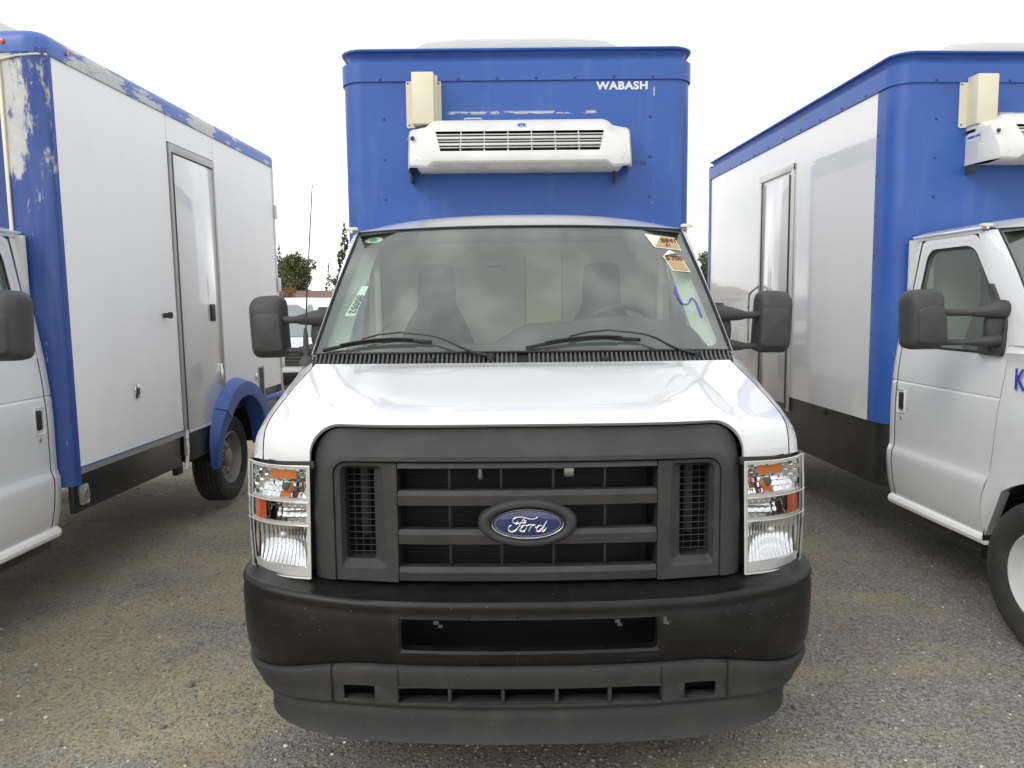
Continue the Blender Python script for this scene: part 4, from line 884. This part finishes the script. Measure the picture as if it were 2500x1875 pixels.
    for k in range(1, 7):
        x = UC - .50 + 1.0 * k / 7
        mesh('louver_divider', (lambda xx: ([(xx - .003, A.x + .006, A.y), (xx + .003, A.x + .006, A.y), (xx + .003, B_.x + .006, B_.y), (xx - .003, B_.x + .006, B_.y), (xx - .003, A.x + .02, A.y), (xx + .003, A.x + .02, A.y), (xx + .003, B_.x + .02, B_.y), (xx - .003, B_.x + .02, B_.y)], [(0, 1, 2, 3), (7, 6, 5, 4), (0, 3, 7, 4), (1, 5, 6, 2), (0, 4, 5, 1), (3, 2, 6, 7)]))(x), 'unit_white', un)
    mesh('unit_inside', [bx(UC - .53, UC + .53, 2.44, 2.59, 2.62, 2.88)], 'dark_void', un)
    for x in (-.25, .27): mesh('fan_rotor', [lathe([(.05, 0), (.04, -.02), (0, -.03)], 16, (x, 2.435, 2.745), 'y')] + [bx(x - .09, x + .09, 2.43, 2.436, 2.74, 2.755)], 'interior_mid', un)
    mesh('unit_underside', grid([[(x, y, z) for x in (U0 + .07, UC, U1 - .07)] for y, z in ((2.272, 2.640), (2.33, 2.604), (2.45, 2.598), (2.597, 2.606))]), 'unit_under', un, 40)
    def bq(x0, x1, z0, z1, o_): f_ = lambda z: 2.395 + (z - 2.848) * .9375 - o_; return grid([[(x0, f_(z0), z0), (x1, f_(z0), z0)], [(x0, f_(z1), z1), (x1, f_(z1), z1)]])
    lg = mesh('unit_badge', bq(-.004, .056, 2.850, 2.879, .003), 'tag_blue', un)
    mesh('badge_letters', [bq(.004, .018, 2.856, 2.873, .0045), bq(.034, .048, 2.856, 2.873, .0045), bq(.0235, .0285, 2.853, 2.876, .0046), bq(.016, .036, 2.870, 2.875, .0048)], 'ink_blue', lg)
    mesh('unit_button', lathe([(.014, 0), (.012, -.006), (0, -.007)], 14, (U0 + .045, 2.335, 2.775), 'y'), 'interior_dark', un)
    mesh('unit_handle', tube([(-.33, 2.49, 2.905), (-.325, 2.485, 2.922), (-.225, 2.485, 2.922), (-.22, 2.49, 2.905)], .004, 6), 'unit_white', un)
    mesh('drain_hose', tube([(.607, 2.53, 2.62), (.608, 2.545, 2.58), (.609, 2.56, 2.53)], .009, 8), 'rubber', un)
    mesh('support_bracket', [bx(U0 + .005, U0 + .02, 2.50, 2.598, 2.545, 2.64)], 'interior_dark', un)
    lab = mesh('unit_label', grid([[(U0 - .002 + .0 * k, y, z) for y in (2.44, 2.575)] for k, z in ((0, 2.745), (1, 2.80))]), 'letter_white', un)
    # side door, hinges, grab handle (passenger side)
    X = -HW
    d = mesh('side_door', bx(X - .010, X + .004, 4.31, 4.98, .86, 2.86, .004), 'panel_white', T)
    mesh('door_frame', [bx(X - .018, X - .001, 4.235, 4.285, .80, 2.95, .003), bx(X - .018, X - .001, 5.00, 5.045, .80, 2.95, .003), bx(X - .0185, X - .001, 4.235, 5.045, 2.89, 2.952, .003)], 'satin_silver', d)
    mesh('piano_hinge', tube([(X - .02, 4.30, .82), (X - .02, 4.30, 2.86)], .007, 8), 'interior_mid', d)
    mesh('door_edge', bx(X - .014, X - .001, 4.985, 4.998, .82, 2.87), 'interior_mid', d)
    mesh('grab_handle', tube(catmull([(X - .015, 5.02, 1.92), (X - .075, 5.06, 1.86), (X - .085, 5.09, 1.80), (X - .085, 5.09, 1.45), (X - .08, 5.08, 1.37), (X - .015, 5.03, 1.36)], 4), .011, 8), 'alu', d)
    # skirts under the box
    for s in (-1, 1):
        half_o = [(s * abs(x), y) for x, y in box_outline(off=-.006)[1:12]]; half_o = [(s * (HW - .006), 4.52)] + half_o + [(s * .6, BF + .006)]
        mesh('box_skirt', grid([[(x, y, z) for x, y in half_o] for z in (.927, .70, .50)]), 'skirt_dark', T, 60)
        mesh('rear_skirt', bx(*sorted((s * (HW - .03), s * (HW - .006))), 5.70, BR_, .55, .928), 'skirt_dark', T)
    mesh('skirt_lamp', bx(-HW - .005, -HW + .03, 3.50, 3.60, .88, .925, .008), 'plastic_black', T)
    mesh('box_floor', [bx(-HW + .05, HW - .05, BF + .05, BR_, .82, .925)], 'skirt_dark', T)
    mesh('chassis_rail', [bx(-.48, -.38, .5, BR_, .50, .68), bx(.38, .48, .5, BR_, .50, .68)], 'skirt_dark', T)
    mesh('front_bulk', bx(-.62, .62, BF + .02, BF + .06, .60, .93), 'skirt_dark', T)

# ---- build the middle truck
XC = .050
truck = empty('box_truck', (XC, 2.60, 0)); tag(truck, 'white-cab truck with blue refrigerated box, facing the camera in the middle', 'truck', 'refrigerated box trucks parked side by side')
build_cab(truck); build_box(truck)
# ---- right truck: a copy, cab and box
right = empty('box_truck', (3.69, 2.79, 0), R(2.7)); tag(right, 'white-cab truck with blue-fronted box and white side wall, cut by the right edge', 'truck', 'refrigerated box trucks parked side by side')
for ch in [o for o in bpy.data.objects if o.parent is truck]: copy_tree(ch, right, ('antenna', 'maker_name', 'stencil_number', 'purple_scribble'))
for ch in [o for o in bpy.data.objects if o.parent is right]:      # its body sits a little off the cab's centre line, its mirrors are pulled out
    nm = ch.name.split('.')[0]
    if nm in ('box_front', 'side_panel', 'rear_frame', 'box_roof', 'top_band', 'rivet', 'roof_fairing', 'conduit_cover', 'refrigeration_unit', 'side_door', 'box_skirt', 'rear_skirt', 'skirt_lamp', 'box_floor', 'front_bulk'): ch.location.x += .068
    if nm == 'refrigeration_unit': ch.location.z += .045; ch.location.x += .037
    if nm == 'wing_mirror': 
        mh = [q for q in bpy.data.objects if q.parent is ch and q.name.split('.')[0] in ('mirror_housing', 'mirror_cap')]
        sg = 1 if sum(p.co.x for p in mh[0].data.vertices) > 0 else -1
        for q in mh: q.location.x += sg * .06
# ---- left truck: copy of the cab only, its own older box
left = empty('box_truck', (-3.774, 2.06, .02), R(-2.06)); left.rotation_euler.y = R(-.5); tag(left, 'truck with white box side, peeling blue rail and blue wheel arch at the left edge', 'truck', 'refrigerated box trucks parked side by side')
BOXN = ('box_front', 'side_panel', 'rear_frame', 'box_roof', 'top_band', 'rivet', 'roof_fairing', 'maker_name', 'stencil_number', 'conduit_cover', 'refrigeration_unit', 'side_door', 'box_skirt', 'rear_skirt', 'skirt_lamp', 'box_floor', 'chassis_rail', 'front_bulk', 'antenna')
for ch in [o for o in bpy.data.objects if o.parent is truck]: copy_tree(ch, left, BOXN)
for ch in [o for o in bpy.data.objects if o.parent is left and o.name.split('.')[0] == 'wing_mirror']:
    for q in [q for q in bpy.data.objects if q.parent is ch and q.name.split('.')[0] in ('mirror_housing', 'mirror_cap')]:
        q.location.x += .07 if sum(p.co.x for p in q.data.vertices) > 0 else -.07; q.location.y += .06
cab_wheels(truck, 'rim_white'); cab_wheels(right, 'rim_white', R(6)); cab_wheels(left, 'rim_white')
for x in (-.93, .93):
    build_wheel(truck, x, 5.1, 'steel_rim'); build_wheel(right, x, 5.1, 'steel_rim')
stickers(truck)
text('fleet_number', 'K1231103', .155, 'ink_blue', right, Matrix.Translation((-1.048, 1.075, 1.36)) @ SIDE_L, .80, .002)
def unit_text(T):
    text('unit_brand', 'THERMO KING', .020, 'ink_blue', T, Matrix.Translation((-.5795, 2.508, 2.816)) @ SIDE_L, 1.0, .0004, .0005)
unit_text(right)

# ------------------------------------------------------------------ the left truck's box
def build_left_box(T):
    W, F, B = 1.11, 2.566, 6.38
    S = W
    # side sheets (right side of the truck as we see it) split by the door
    def sheet(y0, y1, z0, z1, x=S): return bx(x - .02, x, y0, y1, z0, z1)
    sp = [(2.654, 4.038, .805, 3.20), (4.045, 4.882, 2.975, 3.20), (4.889, B, .93, 3.20)]
    for a in sp: mesh('side_panel', sheet(*a), 'panel_left', T)
    mesh('far_side_panel', bx(-S, -S + .02, 2.654, B, .765, 3.20), 'panel_left', T)
    mesh('panel_backing', bx(-S + .03, S - .025, 2.70, B, .82, 3.19), 'skirt_dark', T)
    mesh('lower_trim', [bx(S - .018, S + .002, 2.654, 4.05, .762, .797)], 'alu', T)
    mesh('trim_stripe', [bx(S - .015, S + .004, 2.654, 4.05, .797, .806)], 'blue_plain', T)
    # blue corner post and blue front face with cream mouldings
    post = [(S - .235, F), (S - .15, F - .006), (S - .085, F - .004), (S - .05, F + .004), (S - .010, F + .022), (S + .003, F + .045), (S + .006, F + .085)]
    zz = [.70, 1.2, 1.7, 2.1, 2.5, 2.9, 3.13, 3.20]
    for s in (-1, 1): mesh('corner_post', grid([[(s * (x - (.0 if z < 3.14 else .0)), y, z) for x, y in catmull([(a, b_, 0) for a, b_ in post], 4) for x, y in [(x, y)]] if False else [(s * p[0], p[1], z) for p in catmull([(a, b_, 0) for a, b_ in post], 4)] for z in zz]), 'blue_corner', T, 60)
    mesh('box_front', bx(-S + .235, S - .235, F + .001, F + .02, .7, 3.16), 'blue_deep', T)
    mesh('front_moulding', [bx(S - .246, S - .226, F - .014, F, .9, 3.125, .004), bx(-S + .226, -S + .246, F - .014, F, .9, 3.125, .004), bx(-S + .246, S - .246, F - .0145, F, 3.10, 3.128, .004)], 'cream_metal', T)
    mesh('corner_cap_trim', [tube([(S - .235, F - .008, 3.128), (S - .13, F - .014, 3.146), (S - .03, F + .008, 3.158), (S + .008, F + .05, 3.165)], .006, 6)], 'cream_metal', T)
    # rounded top rail all along the side and across the front
    def railsec(o_): return [(o_ + .004, 3.185), (o_ + .008, 3.19), (o_ + .008, 3.255), (o_ - .004, 3.282), (o_ - .035, 3.296), (o_ - .12, 3.30)]
    outl = box_outline(S, F, B, .10, 10)
    rows = []
    for o_, z in [(.003, 3.165), (.010, 3.168), (.012, 3.235), (.004, 3.265), (-.018, 3.288), (-.06, 3.298), (-.16, 3.302)]:
        rows.append([(x, y, z) for x, y in box_outline(S, F, B, .10, 10, o_)])
    rail = mesh('top_rail', grid(rows), 'blue_rail', T, 60)
    for x, y in ((S - .20, F + .0), (S + .012, 2.80)): mesh('clearance_lamp', lathe([(.014, 0), (.012, .008), (0, .010)], 10, (x, y, 3.225), 'x' if x > S else 'y'), 'amber', rail) if x > S else mesh('clearance_lamp', lathe([(.014, 0), (.012, -.008), (0, -.010)], 10, (x, F - .012, 3.225), 'y'), 'amber', rail)
    mesh('box_roof', bx(-S + .1, S - .1, F + .1, B, 3.27, 3.299), 'panel_left', T)
    rows = [[(u * .78, 2.85 + d, 3.295 + 1.7 * h * (1 - abs(u) ** 6)) for u in [-1, -.98, -.93, -.86, -.6, 0, .6, .86, .93, .98, 1]] for d, h in ((0, 0), (.05, .10), (.2, .16), (2.0, .16), (2.3, 0))]
    mesh('roof_fairing', grid(rows), 'fairing_grey', T, 60)
    mesh('rear_frame', [bx(S - .03, S + .004, B, B + .05, .75, 3.25), bx(-S, S, B, B + .05, 3.1, 3.27), bx(-S, -S + .05, B, B + .05, .75, 3.25), bx(-S, S, B + .001, B + .03, .75, 3.1)], 'alu', T)
    for z in (1.1, 1.9, 2.65): mesh('rear_hinge', bx(S + .002, S + .028, B + .02, B + .07, z, z + .14, .006), 'panel_left', T)
    # side door
    d = mesh('side_door', [bx(S - .016, S + .004, 4.108, 4.850, .80, 2.895, .003)], 'panel_white', T, label='white side door of the left box, smeared and glossy')
    mesh('door_frame', [bx(S - .014, S + .010, 4.060, 4.092, .60, 2.965, .002), bx(S - .014, S + .0095, 4.092, 4.884, 2.905, 2.965, .002), bx(S - .014, S + .010, 4.860, 4.884, .93, 2.905, .002)], 'frame_grey', d)
    mesh('piano_hinge', tube([(S + .010, 4.100, .64), (S + .010, 4.100, 2.89)], .007, 8), 'interior_mid', d)
    mesh('door_sill', bx(S - .014, S + .008, 4.108, 4.68, .772, .799), 'panel_white', d)
    h = mesh('door_latch', bx(S - .001, S + .016, 4.645, 4.735, 1.627, 1.767, .015, 3), 'plastic_black', d); mesh('latch_paddle', bx(S + .012, S + .022, 4.665, 4.715, 1.657, 1.737, .006), 'interior_mid', h)
    mesh('grab_handle', [bx(S, S + .012, 4.795, 4.825, 1.07, 1.26, .004), bx(S + .010, S + .02, 4.80, 4.82, 1.09, 1.22, .003)], 'chrome', d)
    mesh('door_stop', [tube([(S, 3.83, 1.687), (S + .05, 3.83, 1.687)], .018, 10), lathe([(.0, .002), (.024, .0), (.024, -.02)], 12, (S + .06, 3.83, 1.687))], 'rubber', T)
    k = mesh('key_latch', bx(S - .001, S + .010, 3.340, 3.400, 1.135, 1.23, .004), 'chrome', T); mesh('latch_tongue', bx(S + .008, S + .02, 3.357, 3.383, 1.155, 1.205, .005), 'interior_mid', k)
    rc = mesh('recess_frame', [bx(S - .001, S + .006, 5.705, 5.72, .86, 1.16), bx(S - .001, S + .006, 5.845, 5.86, .86, 1.16), bx(S - .001, S + .0065, 5.705, 5.86, 1.145, 1.16)], 'alu', T); mesh('recess_pocket', bx(S - .005, S + .001, 5.72, 5.845, .86, 1.145), 'interior_mid', rc)
    mesh('key_latch', bx(S - .001, S + .010, 5.625, 5.675, 1.04, 1.10, .004), 'chrome', T)
    # black skirt with marker lamp and dented end, wheel arch
    sk = mesh('box_skirt', bx(S - .045, S - .012, 2.585, 4.00, .535, .760, .006), 'skirt_dark', T); mesh('box_skirt', bx(S - .045, S - .012, 4.095, 4.72, .54, .768, .006), 'skirt_dark', T)
    mesh('skirt_bracket', [bx(S - .06, S - .02, 3.93, 4.04, .47, .56, .008)], 'plastic_black', sk)
    mesh('step_strap', tube(catmull([(S + .006, 4.075, .80), (S + .008, 4.07, .72), (S + .006, 4.075, .64), (S - .004, 4.07, .54), (S - .01, 4.06, .50)], 4), .014, 6), 'panel_left', sk)
    mk = mesh('marker_lamp', [bx(S - .014, S - .002, 2.64, 2.73, .575, .695, .012)], 'alu', T); mesh('lamp_lens', lathe([(.036, 0), (.03, .010), (0, .014)], 16, (S - .003, 2.70, .635)), 'dusty_glass', mk)
    WY = 5.10
    # blue wheel arch flare
    def arc_(r0, r1, x0, x1, a0, a1, n=20, tp=0.0):
        rows = []; R1, X1 = r1, x1
        for k in range(n + 1):
            a = a0 + (a1 - a0) * k / n; c_, s_ = math.cos(a), math.sin(a); r1 = R1 - tp * .09 * (k / n) ** 2; x1 = X1 - tp * .07 * (k / n)
            rows.append([(x0, WY + r1 * c_, .45 + r1 * s_), (x0 + .004, WY + (r1 - .002) * c_, .45 + (r1 - .002) * s_), (x1, WY + (r1 - .035) * c_, .45 + (r1 - .035) * s_), (x1 + .004, WY + (r0 + .02) * c_, .45 + (r0 + .02) * s_), (x1, WY + r0 * c_, .45 + r0 * s_), (x0 - .05, WY + (r0 - .002) * c_, .45 + (r0 - .002) * s_)])
        return grid(rows)
    ar = mesh('wheel_arch', arc_(.50, .66, S, S + .105, R(-2), R(137)), 'blue_plain', T, 30)
    mesh('arch_tail', arc_(.50, .658, S, S + .102, R(137.6), R(186), 14, 1.0), 'blue_plain', ar, 30)
    mesh('arch_lining', grid([[(x, WY + .52 * math.cos(a), .45 + .52 * math.sin(a)) for a in [math.pi * k / 20 for k in range(21)]] for x in (S - .02, S - .5)]), 'dark_void', ar)
    mesh('rear_rub_rail', [bx(S - .02, S + .03, 5.66, B + .05, .80, .86, .01)], 'blue_plain', T); mesh('rear_skirt', bx(S - .05, S - .02, 5.70, B, .50, .80, .006), 'skirt_dark', T)
    mesh('box_floor', [bx(-S + .1, S - .55, F + .05, B, .66, .82), bx(S - .55, S - .05, F + .05, 4.55, .70, .80)], 'skirt_dark', T)
    mesh('chassis_rail', [bx(-.48, -.38, .5, B, .50, .66), bx(.38, .48, .5, B, .50, .66)], 'skirt_dark', T)
    for x in (-.95, .95): build_wheel(T, x, WY, 'steel_rim')
build_left_box(left)

# ------------------------------------------------------------------ background: parked vans, house, trees
def leaf_mat(name, a, b_):
    m, nt, p = NT(name); c = mixc(nt, noise(nt, ocoord(nt), .9, 4), a, b_); nt.links.new(c, p.inputs['Base Color']); p.inputs['Roughness'].default_value = .7; MATS[name] = m
leaf_mat('leaf_green', (.075, .105, .040), (.150, .170, .070)); leaf_mat('leaf_dark', (.040, .062, .042), (.075, .105, .065)); leaf_mat('leaf_rust', (.16, .085, .03), (.24, .14, .05)); pm('bark', (.10, .075, .055), .9, var=.3)
def leaves(name, centres, radii, count, size, mat, parent):
    v, f = [], []
    cs = np.array(centres); rs = np.array(radii); w = rs ** 2 / np.sum(rs ** 2)
    idx = rng.choice(len(cs), count, p=w)
    d = rng.standard_normal((count, 3)); d /= np.linalg.norm(d, axis=1)[:, None]
    p = cs[idx] + d * (rs[idx] * (.45 + .6 * rng.random(count) ** .6))[:, None] * np.array([1, 1, .85])
    a = rng.standard_normal((count, 3)); a /= np.linalg.norm(a, axis=1)[:, None]; b_ = np.cross(a, rng.standard_normal((count, 3))); b_ /= np.linalg.norm(b_, axis=1)[:, None]
    s = size * (.6 + .8 * rng.random(count))[:, None]
    V4 = np.stack([p - a * s, p + b_ * s * .6, p + a * s, p - b_ * s * .6], 1).reshape(-1, 3)
    return mesh(name, (V4.tolist(), [(4 * i, 4 * i + 1, 4 * i + 2, 4 * i + 3) for i in range(count)]), mat, parent, 0)
def broad_tree(x, y, h, w, mat, label, group, n=2600):
    T = empty('broadleaf_tree', (x, y, 0)); tag(T, label, 'tree', group)
    br = [tube(catmull([(0, 0, 0), (.05 * w, 0, h * .25), (-.02 * w, .05, h * .5), (.0, 0, h * .8)], 4), [w * .05 * (1 - .7 * i / 12) for i in range(13)], 7)]
    cs, rs = [], []
    for k in range(22):
        a = random.uniform(0, 6.28); rr = w * .5 * random.uniform(.1, .75); z = h * random.uniform(.36, .88); rr *= math.sin(math.pi * min(.95, max(.12, (z / h - .2) / .85)))
        c = (rr * math.cos(a), rr * math.sin(a), z); cs.append(c); rs.append(w * random.uniform(.11, .2)); br.append(tube([(0, 0, h * .3), (c[0] * .5, c[1] * .5, h * .3 + (z - h * .3) * .6), c], [w * .02, w * .013, w * .005], 5))
    mesh('trunk', br, 'bark', T); leaves('crown', cs, rs, int(n * 1.6), w * .026, mat, T); return T
def conifer(x, y, h, w, label, group):
    T = empty('conifer_tree', (x, y, 0)); tag(T, label, 'tree', group)
    mesh('trunk', tube([(0, 0, 0), (0, 0, h)], [w * .05, .02], 6), 'bark', T); cs, rs = [], []
    for k in range(190):
        t = random.uniform(.1, .99) ** .8; a = random.uniform(0, 6.28); r = w * .5 * (1 - t) * random.uniform(.4, 1) ; cs.append((r * math.cos(a), r * math.sin(a), h * t - r * .25)); rs.append(w * .085 * (1.12 - t))
    leaves('crown', cs, rs, 4200, w * .030, 'leaf_dark', T); return T
TG = 'trees beyond the lot'
# pixel column/row positions were turned into bearings and heights at these distances
def brg(u): return (u - 1106) / 1720.0
broad_tree(brg(652) * 92, 92, 8.4, 5.2, 'leaf_green', 'round green tree behind the house with the brown roof', TG, 3600)
broad_tree(brg(628) * 100, 100, 7.9, 5.0, 'leaf_green', 'dark green tree half hidden behind the left box', TG, 3000)
broad_tree(brg(628) * 70, 70, 3.6, 2.2, 'leaf_rust', 'small rust-brown tree in front of the house', TG, 1400)
conifer(brg(612) * 100, 100, 9.6, 3.2, 'thin pointed conifer at the left box corner', TG)
conifer(brg(752) * 95, 95, 11.6, 5.0, 'tall dark conifer beside the blue box', TG)
conifer(brg(716) * 120, 120, 8.2, 2.6, 'small far conifer left of the windshield pillar', TG)
broad_tree(brg(1516) * 90, 90, 7.6, 4.6, 'leaf_green', 'green tree seen between the blue box and the right truck', TG, 2600)

def house():
    H = empty('house', (brg(672) * 78, 80, -.35)); tag(H, 'low tan house with a brown pitched roof beyond the lot', 'house')
    pm('house_wall', (.42, .34, .24), .85, var=.08); pm('roof_brown', (.17, .10, .07), .9, var=.2, vscale=4); pm('window_dark', (.05, .06, .07), .15, var=0); pm('van_glass', (.22, .26, .26), .08, var=.1, coat=1.0)
    mesh('wall', bx(-7, 3.2, 0, 8, 0, 2.7), 'house_wall', H)
    rows = [[(-7.6, -.6, 2.62), (3.8, -.6, 2.62)], [(-7.0, 4, 3.65), (.4, 4, 3.65)], [(-7.6, 8.6, 2.62), (3.8, 8.6, 2.62)]]
    rf = mesh('roof', [grid(rows), ([(-7.6, -.6, 2.62), (-7, 4, 3.65), (-7.6, 8.6, 2.62), (3.8, -.6, 2.62), (.4, 4, 3.65), (3.8, 8.6, 2.62)], [(0, 1, 2), (5, 4, 3)])], 'roof_brown', H, 20)
    mesh('fascia_board', bx(-7.6, 3.8, -.66, -.6, 2.48, 2.66), 'cream_metal', rf)
    for x in (-3.6, -1.4, 1.2):
        w = mesh('window', bx(x - .55, x + .55, -.03, .02, 1.1, 2.15), 'paper_white', H); mesh('pane', bx(x - .47, x + .47, -.045, -.031, 1.18, 2.07), 'window_dark', w)
house()
def van(x, y, rz, label, grille='plastic_shell', scale=1.0):
    T = empty('parked_van', (x, y, 0), rz); tag(T, label, 'van', 'white vans parked in the row behind'); T.scale = (scale,) * 3
    prof = [(0, .62), (.02, .95), (.10, 1.10), (.75, 1.22), (.95, 1.28), (1.65, 1.98), (2.1, 2.10), (5.2, 2.12), (5.4, 1.95), (5.45, .6)]
    rows = []
    for y_, z_ in prof:
        tum = interp([(.6, .98), (1.2, 1.0), (2.12, .84)], z_); nose = interp([(0, .90), (.3, .97), (1, 1)], y_)
        rows.append([(u * tum * nose, y_ + .10 * abs(u) ** 3 * (y_ < 1.7), z_ - .05 * abs(u) ** 5) for u in [-1, -.97, -.9, -.7, -.35, 0, .35, .7, .9, .97, 1]])
    body = [grid(rows)]
    for s in (-1, 1):
        top = [(s * interp([(.6, .98), (1.2, 1.0), (2.12, .84)], z) * interp([(0, .90), (.3, .97), (1, 1)], y_), y_ + .10 * (y_ < 1.7), z - .05) for y_, z in prof]
        body.append(grid([top, [(s * .98 * interp([(0, .90), (.3, .97), (1, 1)], p[1]), p[1], .45) for p in top]]))
    mesh('body', body, 'white_paint', T, 40)
    mesh('windshield', grid([[(u * (.86 - .10 * t), .97 + .66 * t - .012 + .10 * abs(u) ** 3, 1.31 + .64 * t) for u in [-1, -.5, 0, .5, 1]] for t in (0, .5, 1)]), 'van_glass', T, 60)
    g = mesh('grille', bx(-.55, .55, -.02, .03, .78, 1.05, .01), grille, T)
    for k in range(4): mesh('grille_slat', bx(-.5, .5, -.035, -.021, .81 + .06 * k, .835 + .06 * k), 'interior_mid', g)
    for s in (-1, 1):
        mesh('headlight', bx(*sorted((s * .58, s * .86)), .0, .08, .80, 1.04, .02), 'chrome', T)
        mesh('side_window', grid([[(s * interp([(.6, .98), (1.2, 1.0), (2.12, .84)], z) + s * .004, yy, z) for yy in (1.35 + (z - 1.35) * .75, 2.3)] for z in (1.35, 1.85)]), 'window_dark', T)
        mesh('wing_mirror', bx(*sorted((s * 1.02, s * 1.24)), 1.25, 1.36, 1.28, 1.58, .04), 'plastic_mirror', T, 50)
        for yy in (.95, 4.3): mesh('wheel', [lathe([(.0, .10 * s), (.2, .10 * s), (.24, .11 * s), (.34, .11 * s), (.36, .08 * s), (.36, -.1 * s)], 24, (s * .84, yy, .36))], 'rubber', T)
    mesh('bumper', bx(-.92, .92, -.08, .06, .42, .66, .04), 'plastic_bumper', T)
van(brg(712) * 20.5, 20.5, R(6), 'white van seen behind the middle truck\'s left mirror', scale=.93)
van(brg(640) * 31, 31, R(3), 'white van farther back beside the left box corner', scale=.82)
van(brg(655) * 15.2 - .05, 14.0, R(8), 'white van with a dark grille just behind the mirror arm', scale=.92)
